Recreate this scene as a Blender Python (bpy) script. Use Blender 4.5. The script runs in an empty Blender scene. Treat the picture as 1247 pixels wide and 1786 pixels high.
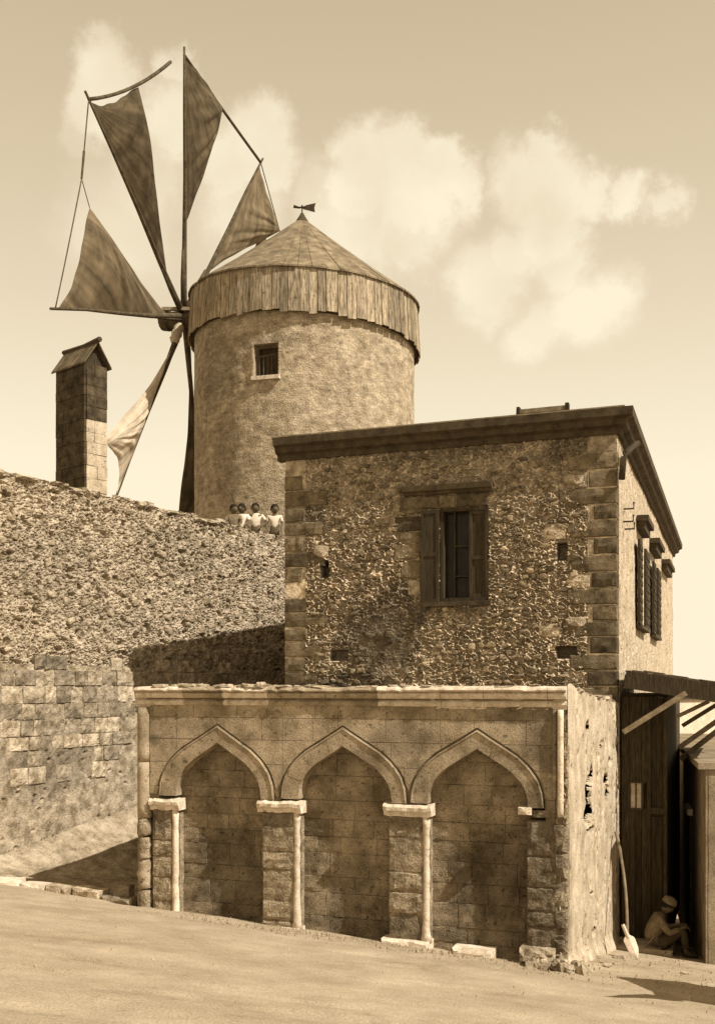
import bpy, math, random
import numpy as np
from mathutils import Vector, Matrix

random.seed(7); RNG = np.random.default_rng(7)
scene = bpy.context.scene
COL = scene.collection

# ------------------------------------------------------------------ camera
F, CX, HZ, IW, IH = 1800.0, 623.5, 1200.0, 1247.0, 1786.0
cam = bpy.data.cameras.new('camera'); camo = bpy.data.objects.new('camera', cam); COL.objects.link(camo)
cam.sensor_fit = 'VERTICAL'; cam.sensor_height = 36; cam.sensor_width = 36
cam.lens = F * 36 / IH
cam.shift_y = (HZ - IH / 2) / IH
cam.clip_start = 0.1; cam.clip_end = 2000
camo.location = (0, 0, 0); camo.rotation_euler = (math.pi / 2, 0, 0)
scene.camera = camo

# ------------------------------------------------------------------ light
SUN_EL = math.radians(46.5)
SX, SY = 0.83, -0.557                       # horizontal direction towards the sun
n_ = math.hypot(SX, SY); SX /= n_; SY /= n_
to_sun = Vector((SX * math.cos(SUN_EL), SY * math.cos(SUN_EL), math.sin(SUN_EL)))
sun = bpy.data.lights.new('sun', 'SUN'); sun.energy = 4.9; sun.angle = math.radians(0.5); sun.color = (1.0, 0.95, 0.86)
suno = bpy.data.objects.new('sun', sun); COL.objects.link(suno)
suno.rotation_euler = to_sun.to_track_quat('Z', 'Y').to_euler(); suno.location = (20, -12, 30)
scene.view_settings.view_transform = 'Standard'; scene.view_settings.look = 'None'
scene.view_settings.gamma = 1; scene.view_settings.use_curve_mapping = False
scene.view_settings.exposure = 0.35

def L(nt, a, b): nt.links.new(a, b)
world = bpy.data.worlds.new('World'); scene.world = world; world.use_nodes = True
nt = world.node_tree; nt.nodes.clear()
out = nt.nodes.new('ShaderNodeOutputWorld'); bg = nt.nodes.new('ShaderNodeBackground'); bg.inputs[1].default_value = 0.15
L(nt, bg.outputs[0], out.inputs[0])
sky = nt.nodes.new('ShaderNodeTexSky'); sky.sky_type = 'NISHITA'; sky.sun_disc = False
sky.sun_elevation = SUN_EL; sky.sun_rotation = math.atan2(SX, SY); sky.dust_density = 2.0
bw = nt.nodes.new('ShaderNodeRGBToBW'); L(nt, sky.outputs[0], bw.inputs[0])
def M_(nt, op, a, b=None, c=None, clamp=False):
    n = nt.nodes.new('ShaderNodeMath'); n.operation = op; n.use_clamp = clamp
    for i, v in enumerate((a, b, c)):
        if v is None: continue
        if isinstance(v, (int, float)): n.inputs[i].default_value = v
        else: L(nt, v, n.inputs[i])
    return n.outputs[0]
tc = nt.nodes.new('ShaderNodeTexCoord')
nz = nt.nodes.new('ShaderNodeTexNoise'); nz.inputs['Scale'].default_value = 7; nz.inputs['Detail'].default_value = 8; nz.inputs['Roughness'].default_value = 0.70
L(nt, tc.outputs['Generated'], nz.inputs['Vector'])
sub = nt.nodes.new('ShaderNodeVectorMath'); sub.operation = 'SUBTRACT'; sub.inputs[1].default_value = (.5, .5, .5); L(nt, nz.outputs['Color'], sub.inputs[0])
scl = nt.nodes.new('ShaderNodeVectorMath'); scl.operation = 'SCALE'; scl.inputs['Scale'].default_value = 0.105; L(nt, sub.outputs[0], scl.inputs[0])
add = nt.nodes.new('ShaderNodeVectorMath'); add.operation = 'ADD'; L(nt, tc.outputs['Generated'], add.inputs[0]); L(nt, scl.outputs[0], add.inputs[1])
# cumulus banks, each a cluster of soft puffs at real directions in the sky: (azimuth deg from +Y, elevation deg, radius deg)
CL = []
def puff(px, py, r, w=1.0):
    v = Vector(((px - CX) / F, 1, (HZ - py) / F)); v.normalize()
    CL.append((v, r / F / math.sqrt(1 + ((px - CX) / F) ** 2 + ((HZ - py) / F) ** 2), w))
for p in [(185,140,70),(150,240,50,.5),(170,190,60),(305,110,50),(300,210,85,.8),(250,300,90,.5),(440,235,80),(465,290,65),(385,270,80,.8),(420,350,110,.6),(200,380,120,.45),
          (640,265,70),(710,270,65),(770,290,55),(645,330,90),(720,360,90),(780,340,50),(620,430,110,.7),(720,430,80,.6),(560,330,70,.5),
          (950,265,50),(900,315,80),(965,320,85),(1030,325,55),(1095,335,55,.9),(1150,350,40,.6),(950,400,85,.9),(885,440,60,.7),(850,490,80,.6),(980,465,65,.6),(1030,540,85,.6),(950,575,70,.5),
          (-200,300,160),(-380,420,200,.8),(1400,420,120,.8),(1550,300,160,.9),(1750,500,220,.8)]:
    puff(*p)
acc = None
for v, r, w in CL:
    d = nt.nodes.new('ShaderNodeVectorMath'); d.operation = 'DISTANCE'; L(nt, add.outputs[0], d.inputs[0]); d.inputs[1].default_value = v
    m = M_(nt, 'MULTIPLY_ADD', d.outputs['Value'], -1.6 / r, 1.80)
    mr = M_(nt, 'MULTIPLY', M_(nt, 'MINIMUM', m, 1.0), w)
    acc = mr if acc is None else M_(nt, 'SMOOTH_MAX', acc, mr, 0.12)
mask = M_(nt, 'MAXIMUM', acc, 0.0, clamp=True)
sm = nt.nodes.new('ShaderNodeMapRange'); sm.interpolation_type = 'SMOOTHSTEP'; L(nt, mask, sm.inputs[0])
nz2 = nt.nodes.new('ShaderNodeTexNoise'); nz2.inputs['Scale'].default_value = 11; nz2.inputs['Detail'].default_value = 7; L(nt, tc.outputs['Generated'], nz2.inputs['Vector'])
body = M_(nt, 'MULTIPLY', sm.outputs[0], M_(nt, 'MULTIPLY_ADD', nz2.outputs[0], 1.9, -0.02))
# haze brightening towards the horizon and zenith falloff are set by hand over the Nishita sky; clouds add on top
sx = nt.nodes.new('ShaderNodeSeparateXYZ'); L(nt, tc.outputs['Generated'], sx.inputs[0])
low = M_(nt, 'POWER', M_(nt, 'SUBTRACT', 1.0, M_(nt, 'ABSOLUTE', sx.outputs[2]), clamp=True), 2.4)       # dusty air near the horizon
skyv = M_(nt, 'ADD', M_(nt, 'MULTIPLY', M_(nt, 'MINIMUM', bw.outputs[0], 6.0), 0.25), M_(nt, 'ADD', M_(nt, 'MULTIPLY_ADD', low, 2.65, 1.25), M_(nt, 'MULTIPLY_ADD', sx.outputs[2], -1.5, 2.0)))
tot = M_(nt, 'ADD', skyv, M_(nt, 'MULTIPLY', body, 1.45))
tot = M_(nt, 'MINIMUM', tot, 5.3)
ramp = nt.nodes.new('ShaderNodeMapRange'); ramp.inputs[1].default_value = 2.8; ramp.inputs[2].default_value = 5.0; L(nt, tot, ramp.inputs[0])
tint = nt.nodes.new('ShaderNodeMix'); tint.data_type = 'RGBA'
tint.inputs[6].default_value = (1.0, 0.785, 0.50, 1); tint.inputs[7].default_value = (1.0, 0.882, 0.655, 1)
L(nt, ramp.outputs[0], tint.inputs[0])
mul = nt.nodes.new('ShaderNodeVectorMath'); mul.operation = 'SCALE'
L(nt, tint.outputs[2], mul.inputs[0]); L(nt, tot, mul.inputs['Scale'])
L(nt, mul.outputs[0], bg.inputs[0])

# ------------------------------------------------------------------ noise (numpy)
def _h(ix, iy, seed):
    n = (ix.astype(np.int64) * 374761393 + iy.astype(np.int64) * 668265263 + seed * 1442695041) & 0xffffffff
    n = ((n ^ (n >> 13)) * 1274126177) & 0xffffffff
    n = ((n ^ (n >> 16)) * 2246822519) & 0xffffffff
    return ((n ^ (n >> 15)) & 0xffffff) / float(0xffffff)
def vnoise(x, y, seed=0):
    ix = np.floor(x); iy = np.floor(y); fx = x - ix; fy = y - iy
    fx = fx * fx * (3 - 2 * fx); fy = fy * fy * (3 - 2 * fy)
    a = _h(ix, iy, seed); b = _h(ix + 1, iy, seed); c = _h(ix, iy + 1, seed); d = _h(ix + 1, iy + 1, seed)
    return (a * (1 - fx) + b * fx) * (1 - fy) + (c * (1 - fx) + d * fx) * fy
def fbm(x, y, o=4, seed=0, g=.5):
    x = np.asarray(x, float); y = np.asarray(y, float)
    s = 0; a = 1; t = 0
    for i in range(o):
        s = s + a * vnoise(x, y, seed + i * 17); t += a; a *= g; x = x * 2.03 + 5.1; y = y * 2.03 + 1.7
    return s / t - .5
def worley(x, y, seed=0):
    ix = np.floor(x); iy = np.floor(y)
    f1 = np.full(x.shape, 9.); f2 = np.full(x.shape, 9.); rid = np.zeros(x.shape)
    for dx in (-1, 0, 1):
        for dy in (-1, 0, 1):
            cx = ix + dx; cy = iy + dy
            px = cx + .02 + .96 * _h(cx, cy, seed); py = cy + .02 + .96 * _h(cx, cy, seed + 5); r = _h(cx, cy, seed + 9)
            d = np.hypot(x - px, y - py)
            nf2 = np.where(d < f1, f1, np.minimum(f2, d)); rid = np.where(d < f1, r, rid); f1 = np.minimum(f1, d); f2 = nf2
    return f1, f2, rid
def sstep(a, b, x):
    t = np.clip((x - a) / (b - a), 0, 1); return t * t * (3 - 2 * t)

# ------------------------------------------------------------------ materials
def sep(v):            # the one hue of the place, from dark umber to cream
    v = max(v, 0.0)
    return (v, v * (0.728 + 0.165 * min(v, 1)), v * (0.385 + 0.38 * min(v, 1)), 1)
MATS = {}
def stone(name, lo, hi, scale=3.0, fine=60, bump=0.4, bdist=0.01, rand=0.25, contrast=(0.35, 0.65), stretch=(1, 1, 1), streak=None, grain=0.22, rough=0.95, spots=0.0, spot_scale=14):
    m = bpy.data.materials.new(name); m.use_nodes = True; nt = m.node_tree; nt.nodes.clear()
    o = nt.nodes.new('ShaderNodeOutputMaterial'); p = nt.nodes.new('ShaderNodeBsdfPrincipled')
    p.inputs['Roughness'].default_value = rough; p.inputs['Specular IOR Level'].default_value = 0.15
    L(nt, p.outputs[0], o.inputs[0])
    g = nt.nodes.new('ShaderNodeNewGeometry'); mp = nt.nodes.new('ShaderNodeMapping'); mp.inputs['Scale'].default_value = stretch
    mp.inputs['Rotation'].default_value = (0, 0, math.radians(20))
    L(nt, g.outputs['Position'], mp.inputs[0])
    a = nt.nodes.new('ShaderNodeTexNoise'); a.inputs['Scale'].default_value = scale; a.inputs['Detail'].default_value = 9; a.inputs['Roughness'].default_value = .65; L(nt, mp.outputs[0], a.inputs['Vector'])
    b = nt.nodes.new('ShaderNodeTexNoise'); b.inputs['Scale'].default_value = fine; b.inputs['Detail'].default_value = 4; L(nt, g.outputs['Position'], b.inputs['Vector'])
    oi = nt.nodes.new('ShaderNodeObjectInfo')
    r = nt.nodes.new('ShaderNodeMapRange'); r.inputs[1].default_value = contrast[0]; r.inputs[2].default_value = contrast[1]; L(nt, a.outputs[0], r.inputs[0])
    mx = nt.nodes.new('ShaderNodeMix'); mx.data_type = 'RGBA'; mx.inputs[6].default_value = sep(lo); mx.inputs[7].default_value = sep(hi); L(nt, r.outputs[0], mx.inputs[0])
    fac = M_(nt, 'MULTIPLY_ADD', b.outputs[0], grain * 4, 1 - grain * 2)
    if rand: fac = M_(nt, 'MULTIPLY', fac, M_(nt, 'MULTIPLY_ADD', oi.outputs['Random'], 2 * rand, 1 - rand))
    if spots:
        v = nt.nodes.new('ShaderNodeTexNoise'); v.inputs['Scale'].default_value = spot_scale; v.inputs['Detail'].default_value = 3; v.inputs['Roughness'].default_value = .7; L(nt, g.outputs['Position'], v.inputs['Vector'])
        sr = nt.nodes.new('ShaderNodeMapRange'); sr.inputs[1].default_value = .60; sr.inputs[2].default_value = .68; sr.inputs[3].default_value = 1; sr.inputs[4].default_value = 1 - spots; L(nt, v.outputs[0], sr.inputs[0])
        fac = M_(nt, 'MULTIPLY', fac, sr.outputs[0])
    if streak:
        st = nt.nodes.new('ShaderNodeTexNoise'); st.inputs['Scale'].default_value = 1.0; st.inputs['Detail'].default_value = 6
        m2 = nt.nodes.new('ShaderNodeMapping'); m2.inputs['Scale'].default_value = streak[:3]; L(nt, g.outputs['Position'], m2.inputs[0]); L(nt, m2.outputs[0], st.inputs['Vector'])
        fac = M_(nt, 'MULTIPLY', fac, M_(nt, 'MULTIPLY_ADD', st.outputs[0], streak[3] * 2.5, 1 - streak[3] * 1.25))
    sc = nt.nodes.new('ShaderNodeVectorMath'); sc.operation = 'SCALE'; L(nt, mx.outputs[2], sc.inputs[0]); L(nt, fac, sc.inputs['Scale'])
    L(nt, sc.outputs[0], p.inputs['Base Color'])
    if bump:
        bp = nt.nodes.new('ShaderNodeBump'); bp.inputs['Strength'].default_value = bump; bp.inputs['Distance'].default_value = bdist
        L(nt, M_(nt, 'ADD', M_(nt, 'MULTIPLY', a.outputs[0], 1.5), b.outputs[0]), bp.inputs['Height']); L(nt, bp.outputs[0], p.inputs['Normal'])
    MATS[name] = m; return m
M_GROUND = stone('packed_street_earth', .26, .44, .9, 50, .7, .012, 0, stretch=(1, 1.15, 1), grain=.32, contrast=(.3, .7), spots=.14, spot_scale=4)
M_BANK = stone('bank_earth', .18, .48, 3, 30, .9, .04, 0, spots=.5, spot_scale=22)
M_TERR = stone('terrace_earth', .25, .4, 2, 20, .4, .02, 0)
M_BIG = stone('pitted_rubble_plaster', .22, .58, 6, 38, .9, .03, 0, spots=.5, spot_scale=16, contrast=(.38,.62))
M_BIGST = stone('boundary_wall_stone', .20, .50, 4, 36, .9, .025, .12, spots=.5, spot_scale=11, contrast=(.38,.62))
M_ASH = stone('weathered_ashlar', .20, .50, 5, 30, .9, .03, .38, spots=.5, spot_scale=15, contrast=(.38,.62))
M_RUB = stone('house_rubble_mortar', .21, .49, 7, 46, .7, .02, 0, spots=.35, spot_scale=12, contrast=(.36,.64))
M_RUBST = stone('house_rubble_stone', .12, .32, 8, 45, .7, .02, .5, spots=.35)
M_QUO = stone('brown_quoin_stone', .07, .20, 5, 50, .8, .02, .38, spots=.3)
M_FOUN = stone('fountain_sandstone', .20, .40, 2.6, 60, .7, .016, .06, spots=.6, spot_scale=13, grain=.40, contrast=(.36,.60))
M_FPIER = stone('worn_pier_stone', .17, .40, 5, 30, 1, .03, .08, spots=.5, spot_scale=14, contrast=(.36,.64), grain=.3)
M_FINF = stone('stained_infill_stone', .13, .36, 2.2, 60, .9, .03, .07, spots=.6, spot_scale=12, contrast=(.36,.64), grain=.44)
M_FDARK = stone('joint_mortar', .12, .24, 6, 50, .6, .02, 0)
M_PALE = stone('whitened_stone', .46, .74, 9, 60, .6, .015, .08, grain=.16, spots=.4, spot_scale=16)
M_PLAST = stone('side_wall_plaster', .32, .56, 2.5, 34, .8, .02, 0, spots=.6, spot_scale=9, grain=.24, streak=(5,5,1.2,.3))
M_PLAST2 = stone('pocked_side_plaster', .34, .54, 3, 22, .9, .03, 0, spots=.55, spot_scale=18, grain=.22)
M_TOWER = stone('tower_limewash', .24, .46, 3.2, 24, .9, .03, 0, spots=.4, spot_scale=7, streak=(3, 3, 9, .5), grain=.36, contrast=(.34,.66))
M_PLANK = stone('grey_cap_plank', .12, .42, 4, 60, .8, .012, .38, stretch=(6, 6, .6), streak=(9, 9, .5, .5), spots=.55, spot_scale=8)
M_CONE = stone('cap_roof_cladding', .12, .27, 3, 50, .6, .015, .10, streak=(6, 6, 1.2, .4), spots=.2)
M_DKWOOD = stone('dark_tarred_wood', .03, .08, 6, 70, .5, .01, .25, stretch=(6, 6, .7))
M_CORN = stone('dark_cornice', .045, .10, 5, 50, .5, .01, .1)
M_SHUT = stone('brown_shutter_paint', .03, .07, 4, 60, .3, .005, .15, stretch=(5, 5, .6))
M_WOOD = stone('weathered_beam', .14, .30, 5, 60, .5, .01, .2)
M_SPAR = stone('dark_spar_wood', .05, .12, 5, 60, .5, .01, .1)
M_CHIM = stone('shaft_stone', .03, .10, 4, 34, .8, .02, .25, spots=.4)  # kept very dark to carry the shade of the shaft's left face
M_GLASS = stone('dark_window_glass', .012, .03, 3, 30, 0, .01, 0, rough=.25)
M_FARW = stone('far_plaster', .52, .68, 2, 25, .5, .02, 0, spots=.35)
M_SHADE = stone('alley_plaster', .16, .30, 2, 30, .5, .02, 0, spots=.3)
M_TILE = stone('roof_tile', .07, .16, 6, 40, .5, .01, .35)
M_METAL = stone('bare_shovel_steel', .45, .62, 6, 50, .2, .003, 0, grain=.12, rough=.5)
M_ROPE = stone('rope', .08, .14, 8, 80, .3, .004, 0)
M_SKIN = stone('skin', .09, .15, 8, 60, 0, .01, 0, grain=.05, rough=.7)
M_HAIR = stone('black_hair', .012, .03, 20, 90, .4, .004, 0)
M_SHIRT = stone('pale_shirt', .58, .78, 8, 60, .3, .01, .05, grain=.06)
M_SHIRT2 = stone('worn_grey_shirt', .17, .28, 10, 60, .8, .03, 0, grain=.14)
M_TROU = stone('dark_cloth', .04, .08, 8, 60, .3, .01, 0)
def darken_patches(m, pts, fac):
    """stains and other darkened patches with noisy edges on a wall"""
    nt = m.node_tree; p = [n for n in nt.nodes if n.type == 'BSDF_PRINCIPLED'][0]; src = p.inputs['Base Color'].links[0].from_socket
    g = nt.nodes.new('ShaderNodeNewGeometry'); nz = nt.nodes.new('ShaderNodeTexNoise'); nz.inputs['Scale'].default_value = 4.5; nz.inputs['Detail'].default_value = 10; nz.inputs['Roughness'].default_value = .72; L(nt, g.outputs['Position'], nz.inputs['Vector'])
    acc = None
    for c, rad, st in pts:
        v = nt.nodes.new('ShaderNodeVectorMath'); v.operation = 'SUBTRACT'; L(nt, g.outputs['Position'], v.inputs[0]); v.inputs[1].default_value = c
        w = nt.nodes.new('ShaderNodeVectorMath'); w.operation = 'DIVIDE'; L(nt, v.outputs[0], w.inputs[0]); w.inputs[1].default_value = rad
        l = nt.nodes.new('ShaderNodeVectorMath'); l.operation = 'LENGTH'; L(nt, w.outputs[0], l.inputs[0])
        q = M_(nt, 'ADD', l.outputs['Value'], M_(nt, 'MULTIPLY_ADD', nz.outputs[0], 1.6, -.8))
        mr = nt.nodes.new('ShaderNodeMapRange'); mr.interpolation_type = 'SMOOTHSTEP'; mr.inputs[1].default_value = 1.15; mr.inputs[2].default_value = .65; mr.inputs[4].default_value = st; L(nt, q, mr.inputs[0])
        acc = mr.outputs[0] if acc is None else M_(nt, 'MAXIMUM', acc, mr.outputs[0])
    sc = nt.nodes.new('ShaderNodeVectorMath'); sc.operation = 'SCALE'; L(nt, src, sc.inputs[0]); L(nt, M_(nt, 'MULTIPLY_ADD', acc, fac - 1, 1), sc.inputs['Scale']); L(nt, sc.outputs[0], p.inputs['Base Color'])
def cloth(name, lo, hi):
    m = stone(name, lo, hi, 1.6, 90, .3, .01, .05, grain=.16, spots=.15, spot_scale=3)
    nt = m.node_tree; p = [n for n in nt.nodes if n.type == 'BSDF_PRINCIPLED'][0]; src = p.inputs['Base Color'].links[0].from_socket
    tc_ = nt.nodes.new('ShaderNodeTexCoord'); mp_ = nt.nodes.new('ShaderNodeMapping'); mp_.inputs['Scale'].default_value = (13, .8, 1); nz_ = nt.nodes.new('ShaderNodeTexNoise'); nz_.inputs['Scale'].default_value = 1; nz_.inputs['Detail'].default_value = 4
    L(nt, tc_.outputs['UV'], mp_.inputs[0]); L(nt, mp_.outputs[0], nz_.inputs['Vector'])
    mr_ = nt.nodes.new('ShaderNodeMapRange'); mr_.inputs[1].default_value = .35; mr_.inputs[2].default_value = .65; mr_.inputs[3].default_value = .66; mr_.inputs[4].default_value = 1.34; L(nt, nz_.outputs[0], mr_.inputs[0])
    sc_ = nt.nodes.new('ShaderNodeVectorMath'); sc_.operation = 'SCALE'; L(nt, src, sc_.inputs[0]); L(nt, mr_.outputs[0], sc_.inputs['Scale']); L(nt, sc_.outputs[0], p.inputs['Base Color'])
    p = [n for n in nt.nodes if n.type == 'BSDF_PRINCIPLED'][0]; o = [n for n in nt.nodes if n.type == 'OUTPUT_MATERIAL'][0]
    t = nt.nodes.new('ShaderNodeBsdfTranslucent'); mx = nt.nodes.new('ShaderNodeMixShader'); mx.inputs[0].default_value = .25
    L(nt, p.inputs['Base Color'].links[0].from_socket, t.inputs[0]); L(nt, p.outputs[0], mx.inputs[1]); L(nt, t.outputs[0], mx.inputs[2]); L(nt, mx.outputs[0], o.inputs[0])
    return m
M_SAILD = cloth('brown_sailcloth', .055, .13); M_SAILM = cloth('tan_sailcloth', .13, .22); M_SAILP = cloth('bleached_sailcloth', .48, .66)

# ------------------------------------------------------------------ object helpers
def tag(o, label=None, cat=None, group=None, kind=None):
    if label: o['label'] = label
    if cat: o['category'] = cat
    if group: o['group'] = group
    if kind: o['kind'] = kind
    return o
def empty(name, loc, rz=0, label=None, cat=None, group=None):
    o = bpy.data.objects.new(name, None); COL.objects.link(o); o.location = loc; o.rotation_euler = (0, 0, rz); o.empty_display_size = .2
    return tag(o, label, cat, group)
def link(name, me, parent=None, loc=None):
    o = bpy.data.objects.new(name, me); COL.objects.link(o)
    if parent: o.parent = parent
    if loc is not None: o.location = loc
    return o
class MB:
    def __init__(s): s.v = []; s.f = []
    def add(s, vs, fs):
        n = len(s.v); s.v += [tuple(map(float, v)) for v in vs]; s.f += [tuple(i + n for i in f) for f in fs]; return s
    def box(s, x0, x1, y0, y1, z0, z1, j=0):
        vs = [(x, y, z) for z in (z0, z1) for y in (y0, y1) for x in (x0, x1)]
        if j: vs = [tuple(c + random.uniform(-j, j) for c in v) for v in vs]
        return s.add(vs, [(0, 2, 3, 1), (4, 5, 7, 6), (0, 1, 5, 4), (2, 6, 7, 3), (0, 4, 6, 2), (1, 3, 7, 5)])
    def beam(s, a, b, w, h, roll=0):
        a = Vector(a); b = Vector(b); d = (b - a).normalized(); up = Vector((0, 0, 1)) if abs(d.z) < .95 else Vector((1, 0, 0))
        r = d.cross(up).normalized(); u = r.cross(d)
        vs = [tuple(p + r * x * w / 2 + u * y * h / 2) for p in (a, b) for x, y in ((-1, -1), (1, -1), (1, 1), (-1, 1))]
        return s.add(vs, [(3, 2, 1, 0), (4, 5, 6, 7), (0, 1, 5, 4), (1, 2, 6, 5), (2, 3, 7, 6), (3, 0, 4, 7)])
    def tube(s, pts, rad, n=8, cap=True):
        pts = [Vector(p) for p in pts]; R = rad if hasattr(rad, '__len__') else [rad] * len(pts); rings = []
        for i, p in enumerate(pts):
            d = (pts[min(i + 1, len(pts) - 1)] - pts[max(i - 1, 0)]).normalized()
            up = Vector((0, 0, 1)) if abs(d.z) < .9 else Vector((0, 1, 0))
            r = d.cross(up).normalized(); u = r.cross(d)
            rings.append([tuple(p + (r * math.cos(t) + u * math.sin(t)) * R[i]) for t in [2 * math.pi * k / n for k in range(n)]])
        vs = [v for r in rings for v in r]; fs = []
        for i in range(len(pts) - 1):
            for k in range(n): fs.append((i * n + k, i * n + (k + 1) % n, (i + 1) * n + (k + 1) % n, (i + 1) * n + k))
        if cap: fs.append(tuple(range(n))[::-1]); fs.append(tuple((len(pts) - 1) * n + k for k in range(n)))
        return s.add(vs, fs)
    def prism(s, prof, a, b, axis='x'):
        n = len(prof)
        if axis == 'x': vs = [(a, p[0], p[1]) for p in prof] + [(b, p[0], p[1]) for p in prof]
        elif axis == 'y': vs = [(p[0], a, p[1]) for p in prof] + [(p[0], b, p[1]) for p in prof]
        else: vs = [(p[0], p[1], a) for p in prof] + [(p[0], p[1], b) for p in prof]
        return s.add(vs, [tuple(range(n))[::-1], tuple(range(n, 2 * n))] + [(i, (i + 1) % n, n + (i + 1) % n, n + i) for i in range(n)])
    def mesh(s, name, mat, smooth=False):
        me = bpy.data.meshes.new(name); me.from_pydata(s.v, [], s.f); me.materials.append(mat)
        import bmesh
        bm = bmesh.new(); bm.from_mesh(me); bmesh.ops.recalc_face_normals(bm, faces=bm.faces); bm.to_mesh(me); bm.free()
        if smooth: me.polygons.foreach_set('use_smooth', [True] * len(me.polygons))
        return me
    def build(s, name, mat, parent=None, smooth=False, loc=None): return link(name, s.mesh(name, mat, smooth), parent, loc)

def grid_mesh(name, V, mat, mask=None, smooth=False, flip=False):
    """V: (nz, nx, 3)"""
    nz_, nx_ = V.shape[:2]; me = bpy.data.meshes.new(name)
    idx = np.arange(nz_ * nx_).reshape(nz_, nx_)
    q = np.stack([idx[:-1, :-1], idx[:-1, 1:], idx[1:, 1:], idx[1:, :-1]], -1)
    if flip: q = q[..., ::-1]
    q = q[mask] if mask is not None else q.reshape(-1, 4)
    me.vertices.add(nz_ * nx_); me.vertices.foreach_set('co', V.reshape(-1).astype(np.float32))
    me.loops.add(q.size); me.loops.foreach_set('vertex_index', q.reshape(-1).astype(np.int32))
    me.polygons.add(len(q)); me.polygons.foreach_set('loop_start', np.arange(len(q), dtype=np.int32) * 4)
    me.polygons.foreach_set('use_smooth', np.full(len(q), smooth))
    me.update(calc_edges=True); me.validate(); me.materials.append(mat); return me
def relief(name, x0, x1, z0, z1, step, fn, mat, parent, hole=None, ztop=None, zb=0, smooth=False):
    """a wall face with real relief: local x along, -y outwards, z up; fn gives metres outwards"""
    nx_ = int((x1 - x0) / step) + 2; nz_ = int((z1 - z0) / step) + 2
    X, T = np.meshgrid(np.linspace(x0, x1, nx_), np.linspace(0, 1, nz_))
    zt = ztop(X) if ztop else z1
    Z = z0 + (zt - z0) * T
    D = fn(X, Z); V = np.stack([X, -D, Z - zb], -1)
    mask = None
    if hole is not None:
        xc = (X[:-1, :-1] + X[1:, 1:]) / 2; zc = (Z[:-1, :-1] + Z[1:, 1:]) / 2; mask = ~hole(xc, zc)
    return link(name, grid_mesh(name, V, mat, mask, smooth), parent)

def rough_block(x0, x1, z0, z1, yf, yb, bev=.012, amp=.008, nx=4, nz=3):
    """stone block: front face (towards -y) on a small uneven grid with worn edges, sides running back"""
    m = MB(); w = x1 - x0; h = z1 - z0; b = min(bev, w * .25, h * .25)
    xs = [x0 + b] + [x0 + w * (i / (nx - 1)) for i in range(1, nx - 1)] + [x1 - b]
    zs = [z0 + b] + [z0 + h * (i / (nz - 1)) for i in range(1, nz - 1)] + [z1 - b]
    g = []
    for k, z in enumerate(zs):
        for i, x in enumerate(xs):
            ed = i in (0, nx - 1) or k in (0, nz - 1)
            g.append((x + random.uniform(-1, 1) * amp, yf + random.uniform(-1, 1) * amp + (amp * .8 if ed else 0), z + random.uniform(-1, 1) * amp))
    fs = [(k * nx + i, k * nx + i + 1, (k + 1) * nx + i + 1, (k + 1) * nx + i) for k in range(nz - 1) for i in range(nx - 1)]
    ring = [i for i in range(nx)] + [k * nx + nx - 1 for k in range(1, nz)] + [(nz - 1) * nx + i for i in range(nx - 2, -1, -1)] + [k * nx for k in range(nz - 2, 0, -1)]
    base = len(g); outer = []
    for r in ring:
        x, y, z = g[r]; k, i = divmod(r, nx)
        ox = x0 if i == 0 else x1 if i == nx - 1 else x; oz = z0 if k == 0 else z1 if k == nz - 1 else z
        outer.append((ox, yf + b + amp, oz))
    g += outer; nr = len(ring)
    for i in range(nr): fs.append((ring[i], base + i, base + (i + 1) % nr, ring[(i + 1) % nr]))
    b2 = len(g); g += [(x, yb, z) for x, y, z in outer]
    for i in range(nr): fs.append((base + i, b2 + i, b2 + (i + 1) % nr, base + (i + 1) % nr))
    m.add(g, fs); return m

class Fr:
    """vertical plane frame: s along (to the right), z up, d outwards"""
    def __init__(s, o, e, zb):
        s.o = o; l = math.hypot(*e); s.e = (e[0] / l, e[1] / l); s.zb = zb; s.ang = math.atan2(s.e[1], s.e[0])
    def root(s, name, **k): return empty(name, (s.o[0], s.o[1], s.zb), s.ang, **k)
    def sz(s, px, py, d=0):
        nx_, ny_ = s.e[1], -s.e[0]; ox = s.o[0] + nx_ * d; oy = s.o[1] + ny_ * d
        rx = (px - CX) / F; t = (rx * oy - ox) / (s.e[0] - rx * s.e[1]); Y = oy + t * s.e[1]
        return t, (HZ - py) / F * Y
def at(px, py, Y): return Vector(((px - CX) / F * Y, Y, (HZ - py) / F * Y))
def ground_z(x, y):
    x = np.clip(x, -14, 14); y = np.clip(y, -12, 42)
    return -1.625 - .1077 * x - .133 * y
def gz(x, y): return float(ground_z(x, y))

# ================================================================== SETTING
# street
gx = np.concatenate([np.linspace(-120, -12, 16)[:-1], np.linspace(-12, 14, 330), np.linspace(14, 120, 16)[1:]])
gy = np.concatenate([np.linspace(-60, 7, 12)[:-1], np.linspace(7, 22, 260), np.linspace(22, 160, 20)[1:]])
GX, GY = np.meshgrid(gx, gy)
GZ = ground_z(GX, GY) + .035 * fbm(GX * .9, GY * 1.6, 4, 3) + .012 * fbm(GX * 5, GY * 7, 3, 8)
GZ += -.02 * sstep(.55, .8, vnoise(GX * 1.2 + GY * .9, GY * 3.5, 4))
tag(link('street', grid_mesh('street', np.stack([GX, GY, GZ], -1), M_GROUND, smooth=True)), kind='structure')

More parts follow.
